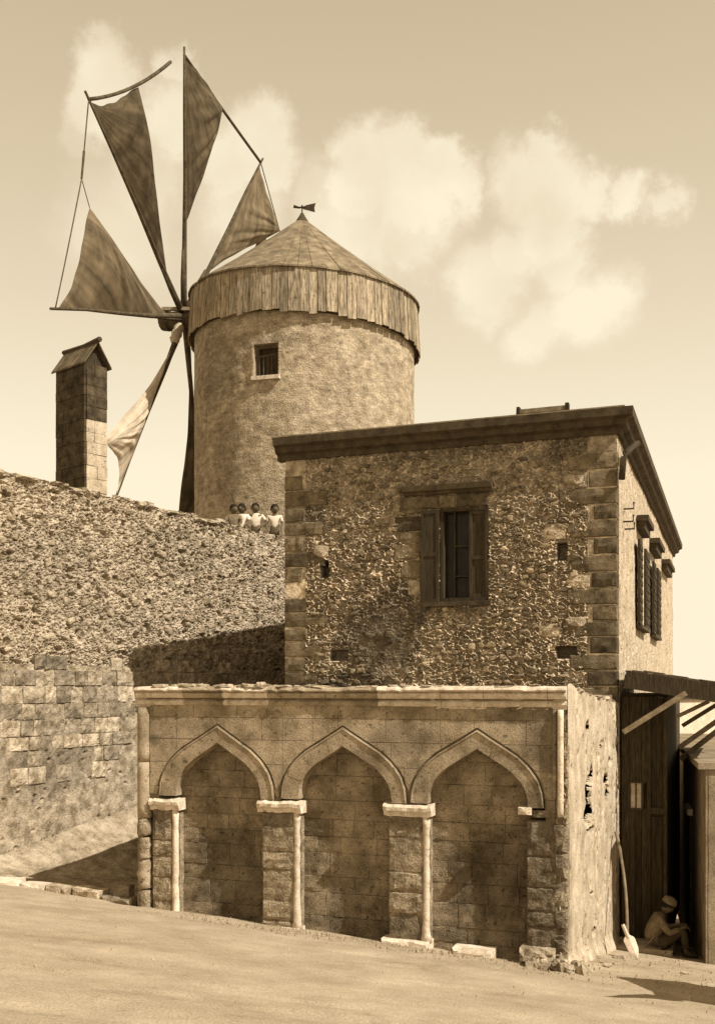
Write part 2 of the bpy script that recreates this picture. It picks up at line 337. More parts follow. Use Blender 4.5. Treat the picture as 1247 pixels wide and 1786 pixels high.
mg = MB(); rg = random.Random(5)
for i in range(1500):
    if i < 1000: t_ = rg.random(); x = -3.4 + 6.3 * t_ + rg.gauss(0, .1); y = 16.1 - 2.28 * t_ - abs(rg.gauss(0, .45)) - .05
    elif i < 1300: x = rg.uniform(2.7, 5.4); y = rg.uniform(12.5, 17)
    else: x = rg.uniform(-6, 5.5); y = rg.uniform(9.5, 17)
    if x < -3.4 and y > 16.2: continue
    r_ = rg.uniform(.006, .02) * (1.6 if rg.random() < .06 else 1); z = gz(x, y); a = rg.random() * 6
    ps = [(x + math.cos(a + q * 2.1) * r_ * rg.uniform(.7, 1.3), y + math.sin(a + q * 2.1) * r_, z - .01) for q in range(3)]
    mg.add(ps + [(x, y, z + r_ * .9 + .012)], [(0, 1, 3), (1, 2, 3), (2, 0, 3)])
tag(mg.build('gravel', M_GROUND), kind='stuff')

# raised bank between the kerb and the boundary wall
WL = Fr((-9.30, 13.66), (.536, 1.0), -4.6)                    # the boundary wall's line
def wall_xy(Y): return (-6.197 + .536 * (Y - 19.45), Y)
ks = np.array([(-8.2, 16.6), (-7.05, 17.45), (-5.6, 17.33), (-4.6, 16.85), (-3.35, 16.22), (-2.4, 18.6), (-1.0, 22.0), (.4, 26)])
ws = np.array([wall_xy(y) for y in (15.2, 17.2, 18.9, 20.3, 21.9, 23.5, 26, 28.8)])
def poly(p, t):
    i = np.linspace(0, 1, len(p)); return np.stack([np.interp(t, i, p[:, 0]), np.interp(t, i, p[:, 1])], -1)
T = np.linspace(0, 1, 220); U = np.linspace(0, 1, 70)
A = poly(ks, T)[None]; B = poly(ws, T)[None]; u = U[:, None, None]
P = A * (1 - u) + B * u
hw = np.clip(.42 + (P[..., 1] - 19) * .345, .1, 2.4)
PZ = ground_z(P[..., 0], P[..., 1]) + .06 + (hw - .05) * (U[:, None] ** 2.0)
PZ += .10 * fbm(P[..., 0] * 2, P[..., 1] * 2, 4, 31) + .03 * fbm(P[..., 0] * 12, P[..., 1] * 12, 3, 5)
tag(link('earth_bank', grid_mesh('earth_bank', np.concatenate([P, PZ[..., None]], -1), M_BANK)), kind='structure')

# terrace that carries the mill
m = MB()
tp = [(-10.6, 12.0), (-6.60, 19.1), (-1.8, 28.3), (1.6, 29.2), (2.2, 33), (4.5, 45), (4.5, 80), (-70, 80), (-70, 12)]
m.prism(tp, -6, 3.35, 'z'); tag(m.build('mill_terrace', M_TERR), kind='structure')

# ================================================================== BOUNDARY WALL
bw_root = WL.root('boundary_wall', label='tall pitted rubble boundary wall below the windmill terrace, ashlar courses at its foot', cat='wall')
WLEN = (28.7 - 13.66) * math.hypot(.536, 1) / 1.0
def bw_top(X): return 4.0 + .05 * fbm(X * 1.3, X * 0, 4, 21) + .05 * np.sign(vnoise(X * 3.1, X * 0, 5) - .5) * vnoise(X * 3.1 + 9, X * 0, 2)
def bw_rel(X, Z):
    f1, f2, r = worley(X * 9.5, Z * 12, 3); g1, g2, r2 = worley(X * 19, Z * 21, 8)
    X2 = X * .8 + Z * .35; h1, h2, r3 = worley(X2 * 4.2 + fbm(X * 3, Z * 3, 2, 6), Z * 5.5 + fbm(X * 3, Z * 3, 2, 7), 33)
    pit = -.085 * (r > .5) * sstep(.45, .1, f1 + .25 * fbm(X * 20, Z * 20, 2, 5)) - .05 * (r2 > .45) * sstep(.4, .1, g1) - .13 * (r3 > .72) * sstep(.36, .12, h1)
    lump = .05 * fbm(X * 5, Z * 5, 3, 2) + .14 * fbm(X * .8, Z * .8, 3, 12) + .035 * sstep(.05, .35, f2 - f1)
    return .8 * lump + .75 * pit * (1 + .8 * fbm(X * 1.1, Z * 1.1, 2, 44)) - .09 * sstep(.93, .25, Z) * 1
relief('rubble_face', 0, WLEN, -.3, 4.05, .021, bw_rel, M_BIG, bw_root, ztop=bw_top, zb=-4.6)
m = MB().box(0, WLEN, .18, .45, 0, 4.6 + 3.93); m.build('wall_core', M_BIGST, bw_root)
# lower plastered face, and ashlar courses above it
def low_rel(X, Z):
    f1, f2, r = worley(X * 6, Z * 8, 13)
    q = fbm(X * 2.2, Z * 2.2, 4, 6)
    return -.015 + .05 * q + .05 * fbm(X * 11, Z * 13, 3, 7) * sstep(-2.4, .2, Z) + .015 * fbm(X * 20, Z * 20, 2, 70) - .05 * (r > .93) * sstep(.4, .1, f1 + .3 * fbm(X * 15, Z * 15, 2, 9))
relief('lower_plaster', 0, WLEN, -4.4, .45, .026, low_rel, M_BIGST, bw_root, zb=-4.6)
z = .62; nblk = 0; courses = 0
while z > -1.75:
    h = random.uniform(.24, .34); x = 2.6 + random.uniform(0, .3)
    while x < 13.0:
        w = random.uniform(.26, .62)
        if random.random() < (.45 if courses == 0 else .72 if courses == 1 else .80 if courses < 6 else .45) and nblk < 295:
            rough_block(x, x + w - .018, z - h + .012, z, -random.uniform(.006, .026), .16, .010, .012, 6, 5).build('ashlar_block', M_ASH, bw_root, loc=(0, 0, 4.6)); nblk += 1
        x += w
    z -= h; courses += 1
# protruding rubble and coping stones (shared meshes)
def pebble(seed, n=9, nr=2):
    r = random.Random(seed); m = MB(); ph = [r.uniform(.72, 1.12) for _ in range(n)]
    vs = [(0, -.5, 0)]
    for k, (rr, yy) in enumerate(((.74, -.42), (.95, -.22), (1.0, .4))):
        for i in range(n):
            t = 2 * math.pi * i / n; q = ph[i] * rr * r.uniform(.93, 1.07)
            ca, sa = math.cos(t), math.sin(t); pw = .6
            vs.append((math.copysign(abs(ca) ** pw, ca) * .5 * q, yy + r.uniform(-.15, .15), math.copysign(abs(sa) ** pw, sa) * .5 * q))
    fs = [(0, 1 + (i + 1) % n, 1 + i) for i in range(n)]
    for k in range(2):
        for i in range(n): fs.append((1 + k * n + i, 1 + k * n + (i + 1) % n, 1 + (k + 1) * n + (i + 1) % n, 1 + (k + 1) * n + i))
    return m.add(vs, fs)
PEB_BIG = [pebble(i).mesh('rubble_stone', M_BIGST) for i in range(10)]
for i in range(150):
    x = random.uniform(3.2, WLEN); z = random.uniform(.75, 3.8); w = random.uniform(.10, .26); h = w * random.uniform(.5, .8)
    o = link('rubble_stone', PEB_BIG[i % 10], bw_root, (x, -.02, z + 4.6)); o.scale = (w, random.uniform(.05, .10), h); o.rotation_euler = (0, random.uniform(-.5, .5), 0)
x = 0.0
while x < WLEN - .2:
    w = random.uniform(.22, .6); h = random.uniform(.07, .14)
    if random.random() < .8 and x < 12.6:
        o = rough_block(0, w, 0, h, -random.uniform(.02, .12), .44, .03, .028).build('coping_stone', M_BIGST, bw_root)
        o.location = (x, 0, 4.6 + 3.9 + random.uniform(-.04, .05)); o.rotation_euler = (0, random.uniform(-.05, .05), 0)
    x += w + .01

# ================================================================== KERB
kp = [(-6.9, 17.42), (-5.6, 17.28), (-4.6, 16.8), (-3.5, 16.25)]
KB = []
for a, b in zip(kp[:-1], kp[1:]):
    d = math.hypot(b[0] - a[0], b[1] - a[1]); n = max(1, round(d / .62))
    for i in range(n): KB.append((a[0] + (b[0] - a[0]) * (i + .5) / n, a[1] + (b[1] - a[1]) * (i + .5) / n, d / n, math.atan2(b[1] - a[1], b[0] - a[0])))
kerb = empty('kerb', (-5.2, 17.1, gz(-5.2, 17.1)), 0, 'low kerb of rough pale stones edging the shaded bank', 'kerb')
for i, (x, y, w, a) in enumerate(KB):
    hgt = .09 if x < -5 else random.uniform(.10, .17)
    o = rough_block(-w / 2 + .01, w / 2 - .01, -.12, hgt, -.14, .16, .035, .03).build('kerb_stone', M_PALE if x < -4.9 else M_ASH, kerb)
    o.location = (x + 5.2, y - 17.1, gz(x, y) - gz(-5.2, 17.1)); o.rotation_euler = (random.uniform(-.06, .06), random.uniform(-.05, .05), a + random.uniform(-.1, .1))
    o.scale = (1, 1, random.uniform(.85, 1.15))

def tw_(px, py, Y): v = at(px, py, Y); return (v.x, v.y, v.z)
darken_patches(M_TOWER, [(tw_(370, 640, 29.5), (.9, 1.5, 1.2), .8), (tw_(450, 590, 28.7), (1.5, .8, .25), .7), (tw_(395, 800, 29.2), (.5, 1.2, 1.5), .6), (tw_(600, 690, 29), (.25, .8, 1.3), .45), (tw_(680, 650, 30), (.3, 1, 1), .4)], .66)
darken_patches(M_BIG, [(tw_(100, 980, 19.6), (1.2, 2, .9), .8), (tw_(330, 960, 23), (1.2, 2, .6), .6), (tw_(220, 1080, 21), (1.5, 2, .4), .6)], .75)
darken_patches(M_BIGST, [(tw_(110, 1330, 19.6), (1.2, 1.5, .9), .9), (tw_(60, 1230, 19), (.8, 1.2, .5), .7), (tw_(190, 1240, 21), (.7, 1.2, .5), .7)], .6)
darken_patches(M_ASH, [(tw_(150, 1150, 20.2), (.9, 1.2, .35), .8), (tw_(90, 1250, 19.6), (.6, 1, .4), .7)], .55)
# ================================================================== HOUSE
HB = -4.7
H = Fr((-1.397, 20.04), (5.887, -2.14), HB); HL = 6.264
S = Fr((4.49, 17.9), (.3636, 1.0), HB); SL = 16.6 * math.hypot(.3636, 1)
house = H.root('stone_house', label='two storey rubble stone house with dark cornice, standing behind the arched fountain', cat='house')
def loc_from(fr_from, root_fr, s, d, z):   # point of another frame in the house frame
    wx = fr_from.o[0] + fr_from.e[0] * s + fr_from.e[1] * d; wy = fr_from.o[1] + fr_from.e[1] * s - fr_from.e[0] * d
    dx, dy = wx - root_fr.o[0], wy - root_fr.o[1]
    return Vector((dx * root_fr.e[0] + dy * root_fr.e[1], dx * -root_fr.e[1] + dy * root_fr.e[0], z - root_fr.zb))
def hp(px, py, d=0): return H.sz(px, py, d)
wx0, wz1 = hp(768, 888); wx1, wz0 = hp(852, 1047)
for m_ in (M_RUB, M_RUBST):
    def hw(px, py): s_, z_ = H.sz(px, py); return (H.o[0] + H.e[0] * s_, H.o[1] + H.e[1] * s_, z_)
    darken_patches(m_, [(hw(440, 1130) if False else hw(660, 1110), (.85, .85, .75), 1), (hw(700, 1060), (.6, .6, .5), .9), (hw(520, 900), (.6, .6, .45), .8), (hw(1010, 780), (.7, .7, .3), .7), (hw(790, 790), (1.4, 1.4, .12), .6), (hw(620, 1190), (.7, .7, .3), .9)], .48)  # darkens the same patches in both rubble materials
nt = M_RUB.node_tree; p = [n for n in nt.nodes if n.type == 'BSDF_PRINCIPLED'][0]; src = p.inputs['Base Color'].links[0].from_socket
at_n = nt.nodes.new('ShaderNodeAttribute'); at_n.attribute_name = 'mortar'; sc_ = nt.nodes.new('ShaderNodeVectorMath'); sc_.operation = 'SCALE'
L(nt, src, sc_.inputs[0]); L(nt, M_(nt, 'MULTIPLY_ADD', at_n.outputs['Fac'], 1.15, .62), sc_.inputs['Scale']); L(nt, sc_.outputs[0], p.inputs['Base Color'])
HOLES = [hp(567, 992) + (.075, .16), hp(980, 962) + (.075, .15), hp(591, 1143) + (.15, .10), hp(988, 1138) + (.16, .11)]
def smooth_zone(X, Z):     # parts of the front where mortar is smeared smooth
    a = .55 * sstep(2.6, 3.4, Z + .8 * fbm(X * 1.2, Z * 1.2, 3, 9))
    b = np.exp(-(((X - 2.0) / .8) ** 2 + ((Z - .85) / .8) ** 2) ** 1.5)
    return np.clip(.72 * a + .85 * b, 0, .85)
def h_rel(X, Z):
    sm_ = 1 - smooth_zone(X, Z)
    wx = X + .22 * fbm(X * 8, Z * 8, 4, 71); wz = Z + .14 * fbm(X * 8 + 4, Z * 8, 4, 72) + .10 * fbm(X * 1.5, Z * 1.5, 2, 73)
    f1, f2, r = worley(wx * 6.5, wz * 14, 61); g1, g2, r2 = worley(wx * 13, wz * 27, 66)
    e = sstep(.0, .22, f2 - f1)
    global MORT; MORT = np.clip(1 - sstep(.03, .16, f2 - f1) + .55 * (1 - sstep(.0, .16, g2 - g1)) * (r2 > .3), 0, 1) * (.35 + .65 * sm_)
    d = .028 * (1 - e) - .022 * e * (r > .35) + .028 * (r - .5) + .016 * (1 - sstep(0, .3, g2 - g1))
    d = (d + .02 * fbm(X * 25, Z * 25, 2, 15)) * sm_ + .035 * fbm(X * 1.6, Z * 1.6, 3, 14) + .012 * fbm(X * 9, Z * 12, 3, 19) * (1 - sm_)
    qz = (X > HL - .5) | (X < .42); d = np.where(qz, .006 + .012 * fbm(X * 12, Z * 12, 3, 16), d); MORT = np.where(qz & (abs(X - HL / 2) < 9), np.clip(.45 + 1.6 * fbm(X * 3, Z * 5, 3, 99), 0, 1), MORT)
    for hx, hz, hw_, hh in HOLES: MORT = np.where((abs(X - hx) < hw_ * 1.2) & (abs(Z - hz) < hh * 1.1), 0, MORT)
    for hx, hz, hw_, hh in HOLES: d = np.where((abs(X - hx) < hw_ * 1.15 * (1 + .3 * fbm(Z * 9, X * 2, 2, 1))) & (abs(Z - hz) < hh), -.28, d)
    return d
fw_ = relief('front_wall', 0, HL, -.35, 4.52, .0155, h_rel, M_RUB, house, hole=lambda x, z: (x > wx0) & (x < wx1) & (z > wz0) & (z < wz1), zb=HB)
def add_mortar(o):
    a = o.data.attributes.new('mortar', 'FLOAT', 'POINT'); a.data.foreach_set('value', MORT.reshape(-1).astype(np.float32))
add_mortar(fw_)
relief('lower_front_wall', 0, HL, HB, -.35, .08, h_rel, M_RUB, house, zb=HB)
# solid body behind the front (with the window well left open)
c = lambda s, d, z: tuple(loc_from(S, H, s, d, z))
m = MB()
dv = loc_from(S, H, 1, 0, 0) - loc_from(S, H, 0, 0, 0)
def body_box(m, x0, x1, z0, z1, y0=.30):
    k = dv.x / dv.y
    lo = [(x0 + k * y0, y0), (x1 + k * y0, y0), (x1 + k * 17.4, 17.4), (x0 + k * 17.4, 17.4)]
    m.prism(lo, z0 - HB, z1 - HB, 'z')
body_box(m, .02, HL - .12, HB, 4.4); m.build('inner_mass', M_FDARK, house)
# left side strip and right side wall
k = dv.x / dv.y
XX, ZZ = np.meshgrid(np.linspace(0, 17.4, 120), np.linspace(HB, 4.5, 90))
V = np.stack([k * XX - .03 * fbm(XX * 3, ZZ * 3, 3, 4), XX, ZZ - HB], -1); link('left_wall', grid_mesh('left_wall', V, M_RUB), house)
def s_rel(X, Z):
    f1, f2, r = worley(X * 5, Z * 6, 90); g1, g2, r2 = worley(X * 12, Z * 12, 95)
    return .05 * fbm(X * .7, Z * .9, 3, 91) + .02 * fbm(X * 8, Z * 8, 3, 92) - .05 * (r > .72) * sstep(.4, .1, f1) - .025 * (r2 > .6) * sstep(.42, .1, g1)
SN = 420; ss = np.concatenate([np.linspace(0, 6, 200)[:-1], np.linspace(6, SL, 180)]); zz = np.linspace(HB, 4.5, 330)
XX, ZZ = np.meshgrid(ss, zz); D = s_rel(XX, ZZ)
o0 = np.array(loc_from(S, H, 0, 0, 0)); es = np.array(loc_from(S, H, 1, 0, 0)) - o0; ns = np.array(loc_from(S, H, 0, 1, 0)) - o0
V = o0 + XX[..., None] * es + D[..., None] * ns; V[..., 2] = ZZ - HB
link('side_wall', grid_mesh('side_wall', V, M_PLAST2), house)
# far end cap of the house
e0 = loc_from(S, H, SL, 0, 0)
m = MB().box(e0.x - HL - .0, e0.x - .01, e0.y - .3, e0.y - .05, 0, 9.1); m.build('back_wall', M_RUB, house)
# quoins, both corners
rp = [hp(1075, y)[1] for y in range(800, 1215, 28)]
zq = 4.1; i = 0
while zq > -.1:
    h = random.uniform(.25, .31); w = (.92 if i % 2 == 0 else .45) * random.uniform(.85, 1.1)
    rough_block(HL - w, HL + .012, zq - h + .022, zq, -.036, .28, .02, .013, 6).build('quoin_stone', M_QUO, house, loc=(0, 0, -HB))
    if i % 3 == 1: rough_block(HL - w - .42, HL - w - .02, zq - h + .02, zq - .01, -.03, .1, .02, .012).build('quoin_stone', M_ASH, house, loc=(0, 0, -HB))
    w = (.8 if i % 2 else .42) * random.uniform(.85, 1.15)
    if i != 7: rough_block(-.012, w, zq - h + .022, zq, -.036, .28, .02, .013, 6).build('quoin_stone', M_QUO, house, loc=(0, 0, -HB))
    zq -= h; i += 1
# individually laid rubble stones on the front
PEB_H = [pebble(100 + i).mesh('rubble_stone', M_RUBST) for i in range(14)]
cells = []
z = -.1
while z < 4.3:
    h = random.uniform(.075, .14); x = .5 + random.uniform(0, .1)
    while x < HL - .75:
        w = random.uniform(.10, .26); cx_, cz_ = x + w / 2, z + h / 2 + random.uniform(-.015, .015)
        inw = (wx0 - .62 < cx_ < wx1 + .12) and (wz0 - .12 < cz_ < wz1 + .55)
        hol = any(abs(cx_ - a) < c_ + .1 and abs(cz_ - b) < d_ + .08 for a, b, c_, d_ in HOLES)
        sm_ = float(smooth_zone(np.array(cx_), np.array(cz_)))
        if not inw and not hol and random.random() > .45 + sm_ * .5: cells.append((w * h, cx_, cz_, w * random.uniform(.6, .98), h * random.uniform(.6, 1.0)))
        x += w
    z += h
cells.sort(reverse=True)
for n, (a_, x, z, w, h) in enumerate(cells[:290]):
    o = link('rubble_stone', PEB_H[n % 14], house, (x, -.012, z - HB)); o.scale = (w, random.uniform(.03, .085), h); o.rotation_euler = (random.uniform(-.12, .12), random.uniform(-.4, .4), random.uniform(-.1, .1))
m = MB()
for n, (a_, x, z, w, h) in enumerate(cells[290:]):
    me = PEB_H[n % 14]; a = random.uniform(-.3, .3); ca, sa = math.cos(a), math.sin(a); sy = random.uniform(.05, .09)
    vs = [((v.co.x * w) * ca + v.co.z * h * sa + x, v.co.y * sy - .012, -(v.co.x * w) * sa + v.co.z * h * ca + z - HB) for v in me.vertices]
    m.add(vs, [tuple(p.vertices) for p in me.polygons])
tag(m.build('small_rubble', M_RUBST, house), kind='stuff')
# big pale patches where stones show bright
for px, py, w, h in ((560, 962, .42, .26), (892, 0, 0, 0), (1000, 838, .42, .2), (1005, 1085, .42, .2), (700, 985, .12, .08)):
    if w:
        s, z = hp(px, py); o = link('rubble_stone', PEB_BIG[3], house, (s, -.02, z - HB)); o.scale = (w, .09, h)
# window jamb blocks and lintel
ztop = wz1
for i, (pa, pb, ya, yb) in enumerate([(697, 735, 868, 895), (690, 735, 903, 925), (697, 735, 930, 948), (688, 735, 950, 975), (700, 735, 980, 1008), (712, 735, 1012, 1038)]):
    a, zt = hp(pa, ya); b, zbm = hp(pb, yb); rough_block(a, b, zbm, zt, -.04, .1, .02, .012).build('jamb_stone', M_QUO if i != 5 else M_ASH, house, loc=(0, 0, -HB))
LT = [(700, 765), (767, 795), (797, 852)]
for i, (pa, pb) in enumerate(LT):
    a, zt = hp(pa, 868); b, _ = hp(pb, 868); zt = hp(776, 864)[1]; zl = wz1 + .015
    rough_block(a, b - .01, zl, zt, -.05, .15, .02, .01, 5).build('lintel_stone', M_QUO, house, loc=(0, 0, -HB))
a, _ = hp(705, 855); b, _ = hp(860, 845); zt = hp(776, 847)[1]; zl = hp(776, 863)[1]
m = MB().prism([(.05, zl + .01), (-.08, zl + .01), (-.10, zl + .05), (-.16, zl + .07), (-.17, zt), (.05, zt + .02)], a, b, 'x'); m.build('window_hood', M_CORN, house, loc=(0, 0, -HB))
# window: frame, casements, shutters
win = empty('front_window', (0, 0, -HB)); win.parent = house
m = MB(); t = .06
m.box(wx0, wx0 + t, -.03, .2, wz0, wz1); m.box(wx1 - t, wx1, -.03, .2, wz0, wz1); m.box(wx0 + t, wx1 - t, -.03, .2, wz1 - t, wz1); m.box(wx0 + t, wx1 - t, -.03, .2, wz0, wz0 + t)
m.build('window_frame', M_SHUT, win)
MB().box(wx0 + .02, wx1 - .02, .16, .19, wz0 + .02, wz1 - .02).build('pane', M_GLASS, win)
m = MB(); mx_ = wx0 + .50; m.box(wx0 + .22, wx0 + .26, .09, .13, wz0 + t, wz1 - t); m.box(mx_, mx_ + .04, .07, .13, wz0 + t, wz1 - t)
for zz_ in (wz0 + .45, wz0 + 1.0): m.box(wx0 + .26, mx_, .09, .13, zz_, zz_ + .03)
m.build('glazing_bar', M_SHUT, win)
m = MB(); x0_, x1_ = mx_ + .045, wx1 - t      # right leaf, panelled
m.box(x0_, x0_ + .05, -.01, .05, wz0 + t, wz1 - t); m.box(x1_ - .05, x1_, -.01, .05, wz0 + t, wz1 - t)
for zz_ in (wz0 + t, wz0 + .75, wz1 - t - .07): m.box(x0_ + .05, x1_ - .05, -.008, .048, zz_, zz_ + .07)
m.box(x0_ + .05, x1_ - .05, .02, .04, wz0 + t, wz1 - t); m.build('shutter', M_SHUT, win)
sa, _ = hp(736, 960); m = MB(); z0_, z1_ = wz0 - .02, wz1 - .02
m.box(sa, sa + .05, -.09, -.045, z0_, z1_); m.box(wx0 - .06, wx0 - .01, -.09, -.045, z0_, z1_)
for zz_ in (z0_, (z0_ + z1_) / 2, z1_ - .07): m.box(sa + .05, wx0 - .06, -.088, -.047, zz_, zz_ + .07)
m.box(sa + .05, wx0 - .06, -.075, -.055, z0_, z1_); m.build('shutter', M_SHUT, win)
m = MB().box(wx0 - .32, wx1 + .05, -.09, .12, wz0 - .09, wz0 - .005); m.build('window_sill', M_CORN, win)
# cornice: front and side profile, roof slab
CZ0, CZ1 = 4.40, 4.80
prof = [(.1, CZ0), (-.06, CZ0), (-.08, CZ0 + .10), (-.18, CZ0 + .13), (-.20, CZ0 + .22), (-.29, CZ0 + .26), (-.30, CZ1), (.1, CZ1)]
m = MB()
# front run, mitred to the side run
def run(m, A_, B_, nA, nB):
    vs = [A_ + nA * -p[0] + Vector((0, 0, p[1])) for p in prof] + [B_ + nB * -p[0] + Vector((0, 0, p[1])) for p in prof]; n = len(prof)
    m.add(vs, [tuple(range(n))[::-1], tuple(range(n, 2 * n))] + [(i, (i + 1) % n, n + (i + 1) % n, n + i) for i in range(n)])
nf = Vector((0, -1, 0)); nsd = Vector(ns).normalized(); cr = (nf + nsd); cr = cr / (cr.dot(nf))
P0 = Vector((-.0, 0, -HB)); P1_ = Vector((HL, 0, -HB)); P2_ = Vector((e0.x, e0.y, -HB))
run(m, P0 - Vector((.14, 0, 0)), P1_, nf, cr); m.build('front_cornice', M_CORN, house)
m = MB(); run(m, P1_, P2_ + Vector(es).normalized() * .2, cr, nsd); m.build('side_cornice', M_CORN, house)
m = MB(); kk = k
m.prism([(-.2, -.2), (HL + .15, -.2), (e0.x + .15, e0.y + .1), (e0.x - HL, e0.y + .1)], CZ1 + .002 - HB, CZ1 + .05 - HB, 'z'); m.build('roof', M_WOOD, house)
# side windows: hood, two folded back shutters, pale blind between
def sidebox(m, s0, s1, d0, d1, z0, z1):
    q = [loc_from(S, H, s, d, z) for z in (z0, z1) for d in (d0, d1) for s in (s0, s1)]
    m.add([tuple(v) for v in q], [(0, 2, 3, 1), (4, 5, 7, 6), (0, 1, 5, 4), (2, 6, 7, 3), (0, 4, 6, 2), (1, 3, 7, 5)])
def sY(Y): return (Y - 17.9) * math.hypot(.3636, 1)
for (ya, yb, yc, yd) in ((21.25, 21.9, 22.7, 23.7), (25.0, 25.75, 26.35, 27.4)):
    w_ = empty('side_window', (0, 0, 0)); w_.parent = house
    m = MB(); sidebox(m, sY(yb), sY(yc), .01, .05, 1.36, 3.05); m.build('blind', M_PALE, w_)
    for a, b in ((ya, yb - .04), (yc + .04, yd)):
        m = MB(); sidebox(m, sY(a), sY(b), .05, .10, 1.33, 3.07)
        for q in range(9): sidebox(m, sY(a) + .06, sY(b) - .06, .10, .115, 1.42 + q * .18, 1.52 + q * .18)
        m.build('shutter', M_SHUT, w_)
    m = MB(); sidebox(m, sY(ya) + .1, sY(yd) - .3, 0, .14, 1.24, 1.31); m.build('window_sill', M_CORN, w_)
for (ya, yb) in ((21.6, 23.1), (24.9, 26.8), (29.0, 31.4)):
    m = MB(); sidebox(m, sY(ya), sY(yb), 0, .24, 3.50, 3.62); sidebox(m, sY(ya) + .05, sY(yb) - .05, 0, .16, 3.34, 3.498); m.build('window_hood', M_CORN, house)
# rain pipe from the side eave to the corner
q = [loc_from(S, H, .8, .28, 4.40), loc_from(S, H, .62, .24, 4.32), loc_from(S, H, .06, .14, 4.08), loc_from(S, H, -.05, .12, 3.98), loc_from(S, H, -.06, .09, 3.6)]
MB().tube(q, .055, 10).build('rain_pipe', M_DKWOOD, house, smooth=True)
for s_, z_ in ((1.2, 3.3), (1.35, 2.95), (1.1, 3.05)):
    p = loc_from(S, H, s_, .0, z_); MB().tube([p, p + Vector(ns) * .18, p + Vector(ns) * .18 + Vector((0, 0, .12))], .018, 6).build('iron_hook', M_DKWOOD, house)
# beam lying on the roof edge
a = H.sz(906, 722); b = H.sz(990, 716)
beam = empty('roof_beam', tuple(at(948, 719, 18.45) + Vector((0, 0, .0))), H.ang, 'short timber beam with raised ends lying on the edge of the house roof', 'beam')
s_b = H.sz(948, 719)[0]; beam.location = (H.o[0] + H.e[0] * s_b + H.e[1] * .10, H.o[1] + H.e[1] * s_b - H.e[0] * .10, CZ1 + .052)
MB().box(-.42, .42, -.05, .05, .02, .10, .004).build('beam_bar', M_WOOD, beam)
for sx in (-.43, .43): MB().box(sx - .03, sx + .03, -.07, .07, .0, .135, .004).build('end_block', M_DKWOOD, beam)

# ================================================================== FOUNTAIN
FB = -4.3
FO = (-3.455, 16.13); FE = (6.265, -2.28)
Fn = Fr(FO, FE, FB); FL = math.hypot(*FE)
fountain = Fn.root('arched_fountain', label='old sandstone street fountain with three blocked pointed arches and a pale moulded cornice', cat='fountain')
fp = lambda px, py, d=0: Fn.sz(px, py, d)
lf = (0, 0, -FB)
def fg(s): return gz(Fn.o[0] + Fn.e[0] * s, Fn.o[1] + Fn.e[1] * s)
def fw(px, py): s_, z_ = Fn.sz(px, py); return (Fn.o[0] + Fn.e[0] * s_, Fn.o[1] + Fn.e[1] * s_, z_)
darken_patches(M_FINF, [(fw(390, 1530), (.75, .75, .9), 1), (fw(610, 1560), (.55, .55, .7), .7), (fw(850, 1540), (.7, .7, .75), 1), (fw(860, 1640), (1.0, 1.0, .25), .9), (fw(600, 1620), (.8, .8, .2), .9), (fw(400, 1350), (.4, .4, .3), .6), (fw(910, 1480), (.3, .3, .6), .8)], .58)
darken_patches(M_FOUN, [(fw(945, 1280), (.35, .35, .6), 1), (fw(880, 1240), (.5, .5, .2), .8), (fw(700, 1290), (.5, .5, .3), .7), (fw(270, 1290), (.12, .12, .1), 1), (fw(640, 1330), (.3, .3, .3), .5), (fw(950, 1390), (.3, .3, .3), .8), (fw(720, 1350), (.3, .3, .25), .6)], .58)
darken_patches(M_FPIER, [(fw(945, 1500), (.35, .35, .8), 1), (fw(945, 1620), (.4, .4, .4), 1), (fw(275, 1430), (.2, .2, .2), 1), (fw(710, 1440), (.25, .25, .4), .6), (fw(480, 1420), (.3, .3, .25), .8), (fw(710, 1620), (.4, .4, .2), .8)], .5)
AT = [(0, 1), (.2, .885), (.4, .775), (.6, .665), (.75, .545), (.86, .43), (.93, .32), (.98, .18), (1, 0)]
at_t = np.array([a[0] for a in AT]); at_y = np.array([a[1] for a in AT])
ARCH = []
for (l, r, apx, apy, spy, ol, orr, oay) in [(308, 456, 380, 1295, 1391, 277, 480, 1264), (521, 684, 598, 1301, 1397, 489, 711, 1267), (746, 921, 832, 1306, 1405, 714, 950, 1271)]:
    sc_, za = fp(apx, apy); zs = fp(apx, spy)[1]
    ARCH.append(dict(c=sc_, zs=zs, za=za, wl=sc_ - fp(l, spy)[0], wr=fp(r, spy)[0] - sc_, oa=fp(apx, oay)[1], ol=sc_ - fp(ol, spy)[0], orr=fp(orr, spy)[0] - sc_))
def ext_z(x, pad=0.0):
    z = -9.0
    for A_ in ARCH:
        t = (x - A_['c']); w = (A_['ol'] if t < 0 else A_['orr']) + pad; t = abs(t) / w
        if t < 1: z = max(z, A_['zs'] + (A_['oa'] + pad - A_['zs']) * float(np.interp(t, at_t, at_y)))
    return z
Z_IMP = ARCH[1]['zs']; Z_CB = fp(600, 1226)[1]
SLX, SRX = fp(262, 1300)[0], fp(968, 1300)[0]
